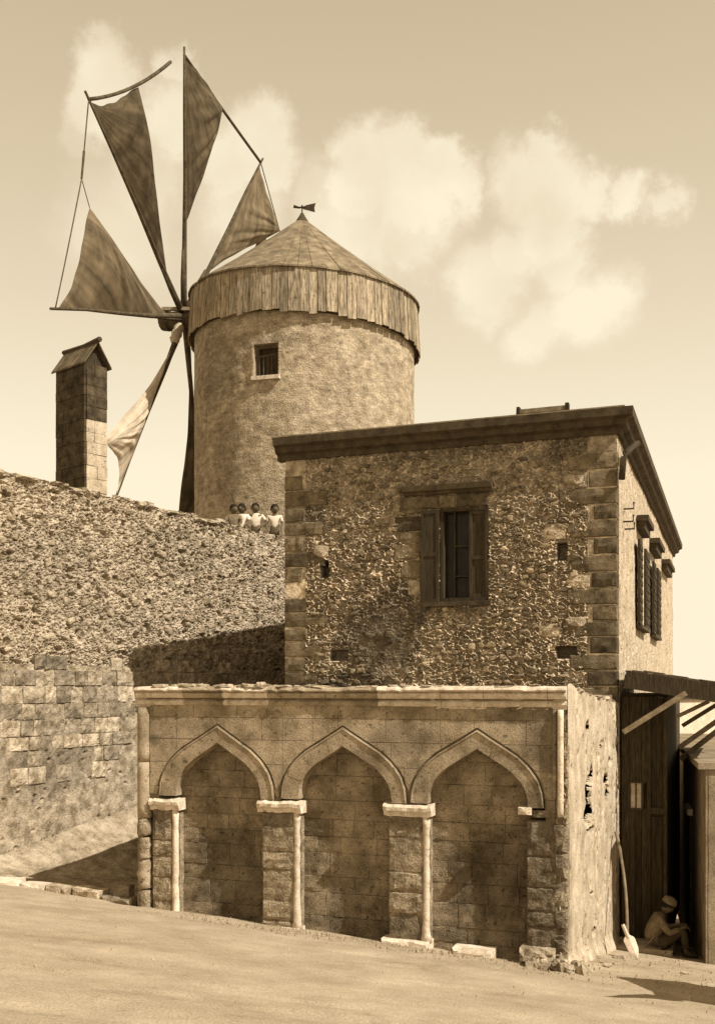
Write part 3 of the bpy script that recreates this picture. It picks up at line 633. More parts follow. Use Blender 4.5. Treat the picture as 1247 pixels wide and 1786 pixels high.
def strips(x0, x1, z0, z1, yf, yb, pad, ns_=16):
    """block whose lower edge follows the arches' outer curve"""
    m = MB(); xs = np.linspace(x0, x1, ns_); lo = [max(z0, ext_z(x, pad)) for x in xs]
    for i in range(ns_ - 1):
        a, b = lo[i], lo[i + 1]
        if a >= z1 - .005 and b >= z1 - .005: continue
        a = min(a, z1 - .001); b = min(b, z1 - .001)
        jf = 0
        m.add([(xs[i], yf, a), (xs[i + 1], yf, b), (xs[i + 1], yf, z1), (xs[i], yf, z1), (xs[i], yb, a), (xs[i + 1], yb, b), (xs[i + 1], yb, z1), (xs[i], yb, z1)],
              [(0, 1, 2, 3), (0, 4, 5, 1), (3, 2, 6, 7)] + ([(0, 3, 7, 4)] if i == 0 else []) + ([(1, 5, 6, 2)] if i == ns_ - 2 else []))
    return m
strips(.2, FL - .16, Z_IMP - .25, Z_CB + .1, .012, .40, .0, 260).build('spandrel_backing', M_FDARK, fountain, loc=lf)
zc = Z_CB + .02; row = 0
VJ = [fp(493, 1250)[0], fp(590, 1250)[0]]
for h in (.25, .33, .36, .38, .30):
    x = SLX; first = True
    while x < SRX - .05:
        w = random.uniform(.42, .85)
        if row % 2 and first: w *= .6
        for vj in VJ:
            if x + .15 < vj < x + w + .15: w = vj - x
        w = min(w, SRX - x)
        if SRX - x - w < .2: w = SRX - x
        yf = -random.uniform(0, .006)
        m = strips(x + .003, x + w - .003, max(zc - h + .003, Z_IMP), zc - .003, yf, .1, .022, max(8, int(w / .03)))
        if m.v and max(zc - h, Z_IMP) < zc - .05: m.build('ashlar_block', M_FOUN, fountain, loc=lf)
        x += w; first = False
    zc -= h; row += 1
# archivolts
def curve(A_, w_l, w_r, zap, n=16):
    pts = []
    tt = np.linspace(-1, 1, 2 * n + 1)
    for q in tt:
        y = np.sin(abs(q) * math.pi / 2) if False else abs(q)
        # parametrise by arc: dense near the springing
        t = 1 - (1 - y) ** 2.0
        zz_ = float(np.interp(t, at_t, at_y)); pts.append((A_['c'] + math.copysign(t, q) * (w_l if q < 0 else w_r), A_['zs'] + (zap - A_['zs']) * zz_))
    return pts
for A_ in ARCH:
    n = 14; inn = curve(A_, A_['wl'], A_['wr'], A_['za'], n); ou = curve(A_, A_['ol'] - .012, A_['orr'] - .012, A_['oa'] - .012, n)
    for i in range(0, 2 * n, 2):
        m = MB(); a = i; e = i + 2
        I = inn[a:e + 1]; O = ou[a:e + 1]
        yf = -.020 - random.uniform(0, .006); vs = []; g = .0
        ring = I + O[::-1]; vs = [(p[0], yf, p[1]) for p in ring] + [(p[0], .33, p[1]) for p in ring]; k_ = len(ring)
        cx_ = sum(v[0] for v in vs) / len(vs); cz_ = sum(v[2] for v in vs) / len(vs)
        vs = [(cx_ + (v[0] - cx_) * .992, v[1], cz_ + (v[2] - cz_) * .992) for v in vs]
        m.add(vs, [(0, 1, 2, 3, 4, 5)[::-1], tuple(range(6, 12))] + [(q, (q + 1) % k_, k_ + (q + 1) % k_, k_ + q) for q in range(k_)])
        m.build('voussoir', M_FOUN, fountain, loc=lf)
    hood = curve(A_, A_['ol'] - .03, A_['orr'] - .03, A_['oa'] - .035, n)
    MB().tube([(p[0], -.026, p[1]) for p in hood], .012, 6).build('arch_roll', M_FOUN, fountain, smooth=True, loc=lf)
# infill behind the arches
REC = .20
infn = 0
for ai, A_ in enumerate(ARCH):
    x0, x1 = A_['c'] - A_['wl'] - .1, A_['c'] + A_['wr'] + .16; zb_ = fg(A_['c']) - .35
    MB().box(x0, x1, REC + .035, REC + .2, zb_, A_['za'] + .12).build('infill_backing', M_FDARK, fountain, loc=lf)
    zt = A_['za'] + .1
    while zt > zb_:
        h = random.uniform(.22, .36)
        if abs(zt - h - A_['zs']) < .1: h = zt - A_['zs'] + .02
        x = x0
        while x < x1 - .02:
            w = min(random.uniform(.3, .65), x1 - x)
            if x1 - x - w < .15: w = x1 - x
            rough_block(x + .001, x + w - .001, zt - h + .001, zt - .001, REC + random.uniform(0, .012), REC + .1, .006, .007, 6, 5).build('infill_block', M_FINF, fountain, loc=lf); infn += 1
            x += w
        zt -= h
# piers, imposts, jamb shafts
PX = [(256, 309, 1393, 1605), (457, 521, 1397, 1622), (677, 747, 1403, 1645), (918, 975, 1410, 1668)]
for i, (a, b, iy, by) in enumerate(PX):
    x0 = fp(a, iy)[0] if i else .28; x1 = fp(b, iy)[0]; zi = fp((a + b) / 2, iy)[1]; ih = .17
    if i == 3: x1 = SRX + .03
    MB().box(x0 + .03, x1 - .05, .022, .32, FB + .1, zi - ih).build('pier_core', M_FPIER, fountain, loc=lf)
    z = zi - ih
    while z > fg((x0 + x1) / 2) - .3:
        h = random.uniform(.2, .5); cut = random.random() < .55 and (x1 - x0) > .6; xm = x0 + (x1 - x0) * random.uniform(.35, .65)
        for xa, xb in (((x0, xm), (xm, x1 - (.07 if i < 3 else 0))) if cut else ((x0, x1 - (.07 if i < 3 else 0)),)):
            rough_block(xa + .004, xb - .004, z - h + .004, z - .004, -random.uniform(-.008, .008), .3, .016, .011, 7, 6).build('pier_block', M_FPIER, fountain, loc=lf)
        z -= h
    # impost slab
    if i < 3:
        pr = [(.3, -ih), (-.015, -ih), (-.03, -ih * .7), (-.065, -ih * .5), (-.07, -ih * .22), (-.03, 0), (.3, .015)]
        m = MB()
        xa, xb = (x0 - .06 if i else x0 - .02), x1 + .05
        n_seg = 12; xs = np.linspace(xa, xb, n_seg + 1)
        for j in range(n_seg + 1):
            dz = random.uniform(-.012, .012)
            m.v += [(float(xs[j]), p[0] + random.uniform(-.008, .008), p[1] + zi + dz) for p in pr]
        kq = len(pr)
        for j in range(n_seg):
            for q in range(kq): m.f.append((j * kq + q, j * kq + (q + 1) % kq, (j + 1) * kq + (q + 1) % kq, (j + 1) * kq + q))
        m.f.append(tuple(range(kq))); m.f.append(tuple(n_seg * kq + q for q in range(kq))[::-1])
        m.build('impost', M_PALE, fountain, loc=lf)
        zbt = fp(b, by)[1]
        n = 16; pts = [(x1 - .042 + random.uniform(-.006, .006), .04, zi - ih - (zi - ih - zbt) * q / n) for q in range(n + 1)]
        rr = [.047 * random.uniform(.93, 1.05) * (1 + .35 * (q_ / 16) ** 3) for q_ in range(len(pts))]; rr[0] = rr[1] = .054; rr[-1] = .085
        MB().tube(pts, rr, 10).build('jamb_shaft', M_PALE, fountain, smooth=True, loc=lf)
        MB().box(x1 - .05, x1 + .004, .09, REC + .04, FB + .1, zi - ih).build('jamb', M_FPIER, fountain, loc=lf)
    else:
        s0, z0_ = fp(908, 1410); rough_block(s0 - .03, s0 + .15, z0_ - .08, z0_ + .02, -.09, .3, .02, .01).build('impost', M_PALE, fountain, loc=lf)
        rough_block(s0 + .16, x1 - .02, z0_ - .12, z0_ - .02, -.015, .3, .02, .012).build('impost', M_FPIER, fountain, loc=lf)
    if i in (1, 2):
        zbt = fp((a + b) / 2, by)[1]
        rough_block(x0 - .09, x1 + .02, zbt - .25, zbt + .05, -.10, .2, .03, .02, 6).build('pier_base', M_PALE, fountain, loc=lf)
# cornice over the front
pr = [(.3, -.30), (.0, -.30), (.0, -.27), (-.02, -.265), (-.04, -.235), (-.02, -.205), (.015, -.18), (.015, -.165), (-.05, -.155), (-.07, -.12), (-.07, -.09), (-.035, -.065), (-.04, -.06), (-.09, -.055), (-.105, -.035), (-.085, -.008), (-.03, .012), (.3, .02)]
zt_ = fp(600, 1199)[1]
x = .0
while x < FL - .02:
    w = random.uniform(.45, .95); w = min(w, FL - x)
    if FL - x - w < .25: w = FL - x
    m = MB(); n_seg = max(4, int(w / .07)); xs = np.linspace(x + .003, x + w - .003, n_seg + 1); kq = len(pr)
    for j in range(n_seg + 1):
        er = float(vnoise(np.array(xs[j] * 9), np.array(3.), 5)); br = .05 * max(0, er - .55)
        m.v += [(float(xs[j]), min(p[0] + br * (1.2 if p[0] < -.06 else .2) + random.uniform(-.005, .005), .3), p[1] + zt_ - (br if p[1] > -.06 else 0) + (.012 * float(fbm(np.array(xs[j] * 6), np.array(1.), 3, 3)) if p[1] > -.06 else 0)) for p in pr]
    for j in range(n_seg):
        for q in range(kq): m.f.append((j * kq + q, j * kq + (q + 1) % kq, (j + 1) * kq + (q + 1) % kq, (j + 1) * kq + q))
    m.f.append(tuple(range(kq))); m.f.append(tuple(n_seg * kq + q for q in range(kq))[::-1])
    m.build('cornice_stone', M_PALE if random.random() < .75 else M_FOUN, fountain, loc=lf); x += w
# crumbling cap stones along the left of the top
for i in range(34):
    x = random.uniform(.05, 2.4) if i < 22 else random.uniform(2.4, FL - .2); w = random.uniform(.12, .34)
    o = link('cap_stone', PEB_BIG[i % 10], fountain, (x, random.uniform(-.02, .12), zt_ - FB + random.uniform(.0, .02))); o.scale = (w, .16, random.uniform(.05, .13 if i < 22 else .05)); 
# left corner column in drums
sA = .13; zcur = zt_ - .30
while zcur > fg(.1) - .15:
    h = random.uniform(.28, .5) if zcur < -1.6 else random.uniform(.7, 1.0)
    n = 6; lowp = zcur < -1.5; pts = [(sA + (random.uniform(-.01, .01) if lowp else 0), .05, zcur - .004 - (h - .008) * q / n) for q in range(n + 1)]
    rr = [.118 * (random.uniform(.88, 1.1) if lowp else 1) for _ in pts]; rr[0] *= .97; rr[-1] *= .97
    MB().tube(pts, rr, 14).build('column_drum', M_FPIER if lowp and random.random() < .5 else M_FOUN, fountain, smooth=True, loc=lf); zcur -= h
MB().box(0, .3, .12, .5, FB + .1, zt_ - .3).build('column_backing', M_FPIER, fountain, loc=lf)
# right frame moulding (two upright rolls)
for (dx, r_, mt, dep) in ((.17, .035, M_FOUN, -.0), (.085, .042, M_PALE, -.03)):
    pts = [(FL - dx, dep, zt_ - .30 - q * .12) for q in range(11 if dx > .1 else 13)]
    MB().tube(pts, r_, 8).build('frame_roll', mt, fountain, smooth=True, loc=lf)
MB().box(SRX, FL - .02, .02, .5, FB + .1, zt_ - .02).build('frame_backing', M_FPIER, fountain, loc=lf)
z = zt_ - .35; 
while z > fg(FL) - .25:
    h = random.uniform(.22, .4); dw = random.uniform(.02, .06) if z < -1.5 else 0
    rough_block(FL - .05 - dw if z > -1.5 else FL - .16 - dw, FL + .005, z - h, z - .004, -random.uniform(.0, .03), .2, .03, .022, 4, 5).build('corner_stone', M_FPIER, fountain, loc=lf); z -= h
# right side wall of the fountain, plastered
W = Fr((2.81, 13.85), (1.68, 4.05), FB); WLn = math.hypot(1.68, 4.05) - .02
o0 = np.array(loc_from(W, Fn, 0, 0, 0)); es2 = np.array(loc_from(W, Fn, 1, 0, 0)) - o0; ns2 = np.array(loc_from(W, Fn, 0, 1, 0)) - o0
xs = np.linspace(0, WLn, 260); zs_ = np.linspace(0, 1, 300); XX, TT = np.meshgrid(xs, zs_)
ztp = .0 + .07 * np.exp(-((xs - .25) / .5) ** 2) * 1 - .055 * xs + .06 * fbm(xs * 3, xs * 0, 3, 4)
ZZ = -4.85 + (ztp[None] + 4.85) * TT
pits = [W.sz(*p) + r for p, r in (((1025, 1385), (.20, .20)), ((1024, 1420), (.22, .16)), ((1031, 1448), (.22, .05)), ((1030, 1562), (.16, .05)), ((1024, 1268), (.10, .08)), ((1030, 1350), (.10, .12)), ((1047, 1300), (.1, .05)), ((1055, 1360), (.16, .08)), ((1062, 1330), (.14, .07)), ((1035, 1625), (.13, .06)), ((1058, 1385), (.2, .1)))]
D = .04 * fbm(XX * 1.2, ZZ * 1.2, 3, 51) + .012 * fbm(XX * 9, ZZ * 7, 3, 52)
f1, f2, r = worley(XX * 5, ZZ * 5, 53); rr_ = np.where(XX > 2.2, .62, .86); D -= .05 * (r > rr_) * sstep(.36, .1, f1)
for ps, pz, pw, ph_ in pits:
    pw *= 1.35; ph_ *= 1.3; q = np.hypot((XX - ps) / pw, (ZZ - pz) / ph_) + .8 * fbm(XX * 7, ZZ * 7, 3, 54); D -= .10 * sstep(1.1, .85, q)
D -= .10 * sstep(.12, 0, XX + .15 * fbm(ZZ * 5, ZZ * 0, 3, 55)) * sstep(-.9, -1.6, ZZ)
D += .07 * sstep(.3, 0, ZZ - ground_z(W.o[0] + XX * W.e[0], W.o[1] + XX * W.e[1])) ** 2
V = o0 + XX[..., None] * es2 + D[..., None] * ns2; V[..., 2] = ZZ - FB
cutq = np.zeros(XX.shape, bool)
for ps, pz, pw, ph_ in pits:
    cutq |= np.hypot((XX - ps) / (pw * 1.5), (ZZ - pz) / (ph_ * 1.2)) + 1.1 * fbm(XX * 7, ZZ * 7, 3, 54) < .85
link('side_wall', grid_mesh('side_wall', V, M_PLAST, ~cutq[:-1, :-1]), fountain)
M_CAV = stone('painted_cavity_shade', .015, .05, 6, 40, .6, .02, 0)  # near-black colour stands in for the shade inside the wall holes
i2 = lambda s, d: tuple(loc_from(W, Fn, s, d, 0))[:2]
m = MB().prism([(.04, .45), (FL - 1.6, .45), i2(WLn, -1.6), (.02, 4.0)], .05, zt_ - .06 - FB, 'z'); m.build('fountain_mass', M_BIGST, fountain)
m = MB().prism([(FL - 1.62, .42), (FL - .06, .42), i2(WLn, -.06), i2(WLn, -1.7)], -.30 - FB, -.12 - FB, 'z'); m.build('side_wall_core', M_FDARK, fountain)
m = MB().prism([i2(.5, -.16), i2(WLn - .05, -.16), i2(WLn - .05, -.30), i2(.5, -.30)], .05, -.32 - FB, 'z'); m.build('wall_core', M_CAV, fountain)  # liner seen through the holes, their shade painted into its colour
for i in range(16):
    s_ = random.uniform(.05, WLn - .1); p = loc_from(W, Fn, s_, -.1, float(np.interp(s_, xs, ztp)) + .0)
    o = link('cap_stone', PEB_BIG[i % 10], fountain, p); o.scale = (random.uniform(.15, .3), .3, random.uniform(.05, .12))

# loose blocks at the fountain's foot
def loose(name, px, py, Y, w, dpt, h, label, cat, mat=M_PALE, rz=None, amp=.02, group=None):
    p = at(px, py, Y); z = gz(p.x, p.y)
    o = rough_block(-w / 2, w / 2, -.06, h, -dpt / 2, dpt / 2, .03, amp, 6, 4).build(name, mat); o.location = (p.x, p.y, z); o.rotation_euler = (0, 0, Fn.ang if rz is None else rz)
    return tag(o, label, cat, group)
loose('stone_slab', 827, 1665, 14.35, .58, .3, .10, 'flat pale slab lying on the ground before the third arch', 'slab', amp=.008)
loose('stone_block', 938, 1672, 13.95, .46, .36, .24, 'rounded weathered block at the foot of the right hand pier', 'stone block', M_ASH, amp=.035)
loose('stone_block', 216, 1568, 16.45, .26, .24, .27, 'rough upright block ending the kerb beside the left corner column', 'stone block', M_ASH, amp=.04)
# rubble heap at the corner
heap = empty('rubble_heap', (2.62, 13.6, gz(2.62, 13.6)), 0, 'small heap of pale rubble against the lower right corner of the fountain', 'rubble')
for i in range(26):
    r = random.random() ** .6 * .36; a = random.uniform(0, 6.28); s_ = random.uniform(.07, .2)
    o = link('stone', PEB_BIG[i % 10], heap, (r * math.cos(a) * 1.3, r * math.sin(a) * .7, .11 * (1 - r / .36))); o.scale = (s_, s_ * 1.1, s_ * .8); o.rotation_euler = (random.random() * 6, random.random() * 6, random.random() * 6)
for i, (px, py) in enumerate([(1040, 1672), (1052, 1680), (1078, 1672), (1060, 1686), (1030, 1690), (1195, 1700), (1073, 1683)]):
    k_ = (HZ - py) / F; rx = (px - CX) / F; Y = 1.625 / (-k_ - .1077 * rx - .133); p = (rx * Y, Y)
    o = tag(link('loose_stone', PEB_BIG[i]), ['small dark stone on the street below the fountain side wall', 'small stone beside the shovel shadow', 'stone just behind the shovel blade', 'pebble in front of the shovel shadow', 'stone lying by the fountain side wall foot', 'dark pebble alone at the right end of the sunlit street', 'stone at the tip of the shovel shadow'][i], 'stone', 'loose stones on the street')
    o.location = (p[0], p[1], gz(*p) + .01); s_ = random.uniform(.07, .13); o.scale = (s_ * 1.4, s_, s_ * .6)

# ================================================================== WINDMILL
TC = Vector((-1.63, 32.0, 3.35)); TR = 3.38; ZB = 3.35
mill = empty('windmill', tuple(TC), 0, 'round whitewashed windmill with conical plank cap and a wheel of triangular cloth sails', 'windmill')
# tower wall (heights local to TC)
nphi, nzz = 420, 150
ph = np.linspace(0, 2 * math.pi, nphi + 1); zl = np.linspace(0, 10.75 - ZB + .0, nzz); PH, ZL = np.meshgrid(ph, zl)
ux = np.cos(PH) * 8; 
rad = TR + .03 * fbm(PH * 8, ZL * 1.6, 4, 77) + .02 * fbm(PH * 30, ZL * 9, 3, 78) + .10 * np.clip(1 - ZL / 2, 0, 1) ** 2
# blend seam
rad[:, -1] = rad[:, 0]
V = np.stack([rad * np.cos(PH), rad * np.sin(PH), ZL], -1)
# window at px 465,628
wa = math.atan2(0, 1); 
dirw = None
def tower_hit(px, py):
    d = Vector(((px - CX) / F, 1, (HZ - py) / F)); a = d.x ** 2 + d.y ** 2; b = -2 * (d.x * TC.x + d.y * TC.y); c_ = TC.x ** 2 + TC.y ** 2 - TR ** 2
    t = (-b - math.sqrt(b * b - 4 * a * c_)) / (2 * a); p = d * t; return math.atan2(p.y - TC.y, p.x - TC.x) % (2 * math.pi), p.z - ZB
a0, z1w = tower_hit(443, 600); a1, _ = tower_hit(487, 600); _, z0w = tower_hit(465, 657)
pc = (PH[:-1, :-1] + PH[1:, 1:]) / 2; zc_ = (ZL[:-1, :-1] + ZL[1:, 1:]) / 2
hole = (pc > min(a0, a1)) & (pc < max(a0, a1)) & (zc_ > z0w) & (zc_ < z1w)
link('tower_wall', grid_mesh('tower_wall', V, M_TOWER, ~hole), mill)
am = (a0 + a1) / 2; ww = TR * abs(a1 - a0); tw = empty('tower_window', (TR * math.cos(am), TR * math.sin(am), 0), am + math.pi / 2); tw.parent = mill
# local: x tangential, -y outwards
m = MB(); w2 = ww / 2 + .04
m.box(-w2, -w2 + .05, -.02, .5, z0w - .03, z1w + .03); m.box(w2 - .05, w2, -.02, .5, z0w - .03, z1w + .03); m.box(-w2 + .05, w2 - .05, -.02, .5, z1w - .03, z1w + .03); m.build('window_reveal', M_TOWER, tw)
m = MB().box(-w2, w2, -.10, .5, z0w - .09, z0w + .015); m.build('window_sill', M_PALE, tw)
MB().box(-w2, w2, .42, .46, z0w, z1w).build('window_shutter', M_DKWOOD, tw)
for i in range(5): MB().tube([(-w2 + .05 + (i + 1) * (2 * w2 - .1) / 6, .12, z0w), (-w2 + .05 + (i + 1) * (2 * w2 - .1) / 6, .12, z1w - .35)], .014, 6).build('window_bar', M_SPAR, tw)
MB().tube([(-w2 + .05, .12, z1w - .35), (w2 - .05, .1, z1w - .30)], .016, 6).build('window_bar', M_SPAR, tw)
# cap planks
CR = 3.51
def capz(a, top):
    c_, s_ = math.cos(a), math.sin(a)      # s=-1 is the side towards the street
    return (11.86 + .18 * s_ - .16 * c_ if top else 10.42 + .02 * s_ - .17 * c_) - ZB
a = 0.0; npl = 0
while a < 2 * math.pi - .02:
    w = random.uniform(.062, .098); w = min(w, 2 * math.pi - a)
    am_ = a + w / 2; rr0 = CR + random.uniform(-.012, .018); half = math.tan(w / 2) * rr0 - random.choice((.004, .007, .016))
    zt0, zb0 = capz(am_, 1) + .03, capz(am_, 0) + random.choice([0, 0, .01, -.03, .05, .02]) + random.uniform(-.02, .02)
    mt = MB(); tilt = random.uniform(-.006, .006); sk = random.uniform(-.03, .03)
    vs = []
    for z_, dr in ((zb0, .05), ((zt0 + zb0) / 2, .012), (zt0, -.03)):
        for y in (-dr, .03 - dr):
            for x_ in (-half, half): vs.append((x_ + tilt * (z_ - zt0), y, z_ + (sk * (1 if x_ > 0 else -1) * .5 if z_ == zb0 else 0)))
    fs = []
    for lv in (0, 1):
        b_ = lv * 4; t_ = b_ + 4
        fs += [(b_, b_ + 1, t_ + 1, t_), (b_ + 2, t_ + 2, t_ + 3, b_ + 3), (b_, t_, t_ + 2, b_ + 2), (b_ + 1, b_ + 3, t_ + 3, t_ + 1)]
    fs += [(0, 2, 3, 1), (8, 9, 11, 10)]
    mt.add(vs, fs); o = mt.build('cap_plank', M_PLANK, mill); o.location = (rr0 * math.cos(am_), rr0 * math.sin(am_), 0); o.rotation_euler = (0, 0, am_ + math.pi / 2)
    a += w; npl += 1
# dark rafters' ring just under the planks and lining
m = MB(); n = 96
for i in range(n):
    A0, A1 = 2 * math.pi * i / n, 2 * math.pi * (i + 1) / n
    for r_, off in ((CR - .05, .06),):
        m.add([(r_ * math.cos(A0), r_ * math.sin(A0), capz(A0, 0) + off), (r_ * math.cos(A1), r_ * math.sin(A1), capz(A1, 0) + off), (r_ * math.cos(A1), r_ * math.sin(A1), capz(A1, 1) - .05), (r_ * math.cos(A0), r_ * math.sin(A0), capz(A0, 1) - .05)], [(0, 1, 2, 3)])
        m.add([(r_ * math.cos(A0), r_ * math.sin(A0), capz(A0, 0) + off), (r_ * math.cos(A1), r_ * math.sin(A1), capz(A1, 0) + off), (3.2 * math.cos(A1), 3.2 * math.sin(A1), capz(A1, 0) + off + .01), (3.2 * math.cos(A0), 3.2 * math.sin(A0), capz(A0, 0) + off + .01)], [(0, 3, 2, 1)])
m.build('cap_lining', M_DKWOOD, mill)
# conical roof in radial boards
APX = Vector((at(527, 379, 32).x - TC.x, 0, at(527, 379, 32).z - ZB)); n = 56
for i in range(n):
    A0, A1 = 2 * math.pi * i / n, 2 * math.pi * (i + 1) / n - .004; R0 = CR + .04; up = random.uniform(0, .018); vs = []
    jag = random.uniform(-.02, .03)
    for t_ in (0, .35, .7, 1):
        bow = -.10 * math.sin(math.pi * t_)
        for A_ in (A0, A1):
            b_ = Vector(((R0 + jag) * math.cos(A_), (R0 + jag) * math.sin(A_), capz(A_, 1) - .0)); p = b_.lerp(APX, t_ * .985); p.z += up * (1 - t_) + bow * .5
            vs.append(tuple(p)); vs.append((p.x, p.y, p.z - .05))
    fs = []
    for q in range(3):
        b_ = q * 4; t_ = b_ + 4
        fs += [(b_, b_ + 2, t_ + 2, t_), (b_ + 1, t_ + 1, t_ + 3, b_ + 3), (b_, t_, t_ + 1, b_ + 1), (b_ + 2, b_ + 3, t_ + 3, t_ + 2)]
    fs += [(0, 1, 3, 2)]
    MB().add(vs, fs).build('roof_board', M_CONE, mill)
MB().tube([APX + Vector((0, 0, -.35)), APX + Vector((0, 0, -.12)), APX + Vector((0, 0, .02)), APX + Vector((0, 0, .12))], [.30, .19, .10, .05], 12).build('roof_cap', M_DKWOOD, mill, smooth=True)
# weather vane
va = empty('weather_vane', tuple(APX + Vector((0, 0, .1)))); va.parent = mill
MB().tube([(0, 0, 0), (0, 0, .28)], .02, 6).build('vane_rod', M_DKWOOD, va)
MB().tube([(-.26, 0, .24), (-.1, 0, .2), (.1, 0, .22)], [.05, .03, .03], 6).build('vane_pointer', M_DKWOOD, va)
m = MB().prism([(.02, .16), (.40, .06), (.38, .20), (.42, .34), (.12, .27)], -.012, .012, 'y'); m.build('vane_tail', M_DKWOOD, va)

# ---- sail wheel
az, tilt, WR, phs, cone = -.336, .118, 7.28, -.301, -.365
Yc = 33.0; HUB = Vector(((321.9 - CX) / F * Yc, Yc, (HZ - 551.5) / F * Yc))
ax = Vector((-math.cos(az) * math.cos(tilt), -math.sin(az) * math.cos(tilt), math.sin(tilt)))
uu = ax.cross(Vector((0, 0, 1))).normalized()
vv = uu.cross(ax)
if vv.z < 0: vv = -vv
if uu.x > 0: uu = -uu
loc = lambda p: Vector(p) - TC
TIP = [HUB + (uu * math.cos(phs + k_ * math.pi / 4) + vv * math.sin(phs + k_ * math.pi / 4)) * WR + ax * cone for k_ in range(8)]
wheel = empty('sail_wheel', tuple(loc(HUB))); wheel.parent = mill
wl = lambda p: Vector(p) - HUB
MB().tube([wl(HUB + ax * .72 - Vector((0,0,.16))), wl(HUB - ax * 1.2), wl(HUB - ax * 2.6)], [.26, .28, .28], 14).build('windshaft', M_SPAR, wheel)
MB().tube([wl(HUB + ax * .80 - Vector((0,0,.16))), wl(HUB + ax * .55 - Vector((0,0,.14)))], [.30, .34], 14).build('hub', M_SPAR, wheel)
MB().beam(wl(HUB + Vector((-.65, -.3, .12))), wl(HUB + Vector((.35, -.35, .10))), .12, .10).build('hub_board', M_WOOD, wheel)
for k_, tp_ in enumerate(TIP):
    d = tp_ - HUB; side = d.normalized().cross(ax)
    pts = [HUB + d * t_ + side * (.10 * math.sin(t_ * 5 + k_)) * t_ * (1 - t_) * 2 for t_ in (0, .12, .3, .55, .8, 1.03)]
    MB().tube([wl(p) for p in pts], [.10, .09, .075, .058, .045, .035], 8).build('spar', M_SPAR, wheel, smooth=True)
    q = side * .09
    MB().tube([wl(HUB + d * .02 + q), wl(HUB + d * .15 + q), wl(HUB + d * .27 + q * .8)], [.07, .075, .045], 7).build('spar_splice', M_SPAR, wheel, smooth=True)
def on_plane(px, py, off=0):
    d = Vector(((px - CX) / F, 1, (HZ - py) / F)); c0 = HUB + ax * (cone + off); t = c0.dot(ax) / d.dot(ax); return d * t
def inplane(k_, rr, ang): t_ = phs + k_ * math.pi / 4 + ang; return HUB + (uu * math.cos(t_) + vv * math.sin(t_)) * WR * rr + ax * (cone * rr)
CLEW = {0: on_plane(157, 362), 1: on_plane(242, 152), 2: on_plane(389, 188), 3: on_plane(488, 403), 7: on_plane(185, 765), 6: on_plane(312, 893), 4: inplane(4, .85, math.radians(-30)), 5: inplane(5, .85, math.radians(-30))}
SAIL = {0: (.15, .985, M_SAILM, .16), 1: (.20, .985, M_SAILD, .10), 2: (.36, .99, M_SAILD, -.04), 3: (.26, .98, M_SAILM, .10), 7: (.16, .99, M_SAILP, .30), 6: (.25, .98, M_SAILD, .2), 4: (.3, .97, M_SAILM, .2), 5: (.3, .97, M_SAILM, .2)}
for k_ in range(8):
    f0, f1_, mt, bow = SAIL[k_]; d = TIP[k_] - HUB; A_ = HUB + d * f0; T_ = HUB + d * f1_; C_ = CLEW[k_]
    nu, nv = 60, 40; V = np.zeros((nv, nu, 3)); UV = np.zeros((nv, nu, 2)); belly = -ax
    for j in range(nv):
        v_ = j / (nv - 1)
        for i in range(nu):
            u0 = i / (nu - 1); ue = .5 + (u0 - .5) * (1 - bow * 4 * v_ * (1 - v_))
            p = (A_.lerp(T_, ue)).lerp(C_, v_)
            bl = .34 * math.sin(math.pi * min(v_, 1)) * math.sin(math.pi * u0) ** .8
            fold = (.03 * math.sin(u0 * 34 + 1.2 * math.sin(v_ * 4 + k_)) + .022 * abs(math.sin(u0 * 27 + .5 * math.sin(v_ * 3))) * 2) * math.sin(math.pi * min(1, v_ * 1.1 + .05)) * (1 - v_ * .4)
            p = p + belly * (bl + fold) + (T_ - A_).normalized() * .03 * math.sin(v_ * 23 + k_) * (1 - v_)
            V[j, i] = wl(p); bt, bc, ba = ue * (1 - v_), v_, (1 - ue) * (1 - v_)
            UV[j, i] = (bt, bc) if k_ in (0, 7, 6) else (bc / max(bc + ba, .02), bt)
    me_ = grid_mesh('sail', V, mt, smooth=True); lv_ = np.zeros(len(me_.loops), np.int32); me_.loops.foreach_get('vertex_index', lv_)
    me_.uv_layers.new(name='cloth').data.foreach_set('uv', UV.reshape(-1, 2)[lv_].astype(np.float32).ravel())
    o = link('sail', me_, wheel)
    if k_ == 7: o['label'] = 'bleached pale sail on the lowest visible spar'
# tip ropes and stays
def rope(a_, b_, r_, sag=0.1, n=10, name='rope', mat=M_ROPE):
    pts = [a_.lerp(b_, i / n) + Vector((0, 0, -sag * 4 * (i / n) * (1 - i / n))) for i in range(n + 1)]
    return MB().tube([wl(p) for p in pts], r_, 6).build(name, mat, wheel, smooth=True)
midr = on_plane(143, 312)
rope(TIP[1], midr, .018, .0); rope(midr, TIP[0], .018, .05); rope(midr, CLEW[0], .013, .0)
knot = TIP[1].lerp(midr, .65); MB().tube([wl(knot), wl(midr)], [.035, .03], 6).build('rope', M_ROPE, wheel)
rope(TIP[1], on_plane(298, 108), .05, .22, name='tip_spar', mat=M_SPAR)
rope(TIP[2], TIP[3], .05, .02, name='tip_spar', mat=M_SPAR)
rope(TIP[3], CLEW[3], .018, .0); rope(CLEW[3], TIP[4], .018, .05); rope(TIP[7], TIP[6], .018, .1); rope(TIP[6], TIP[5], .018, .1); rope(TIP[5], TIP[4], .018, .1)
rope(CLEW[7], TIP[0], .008, .0) if False else None
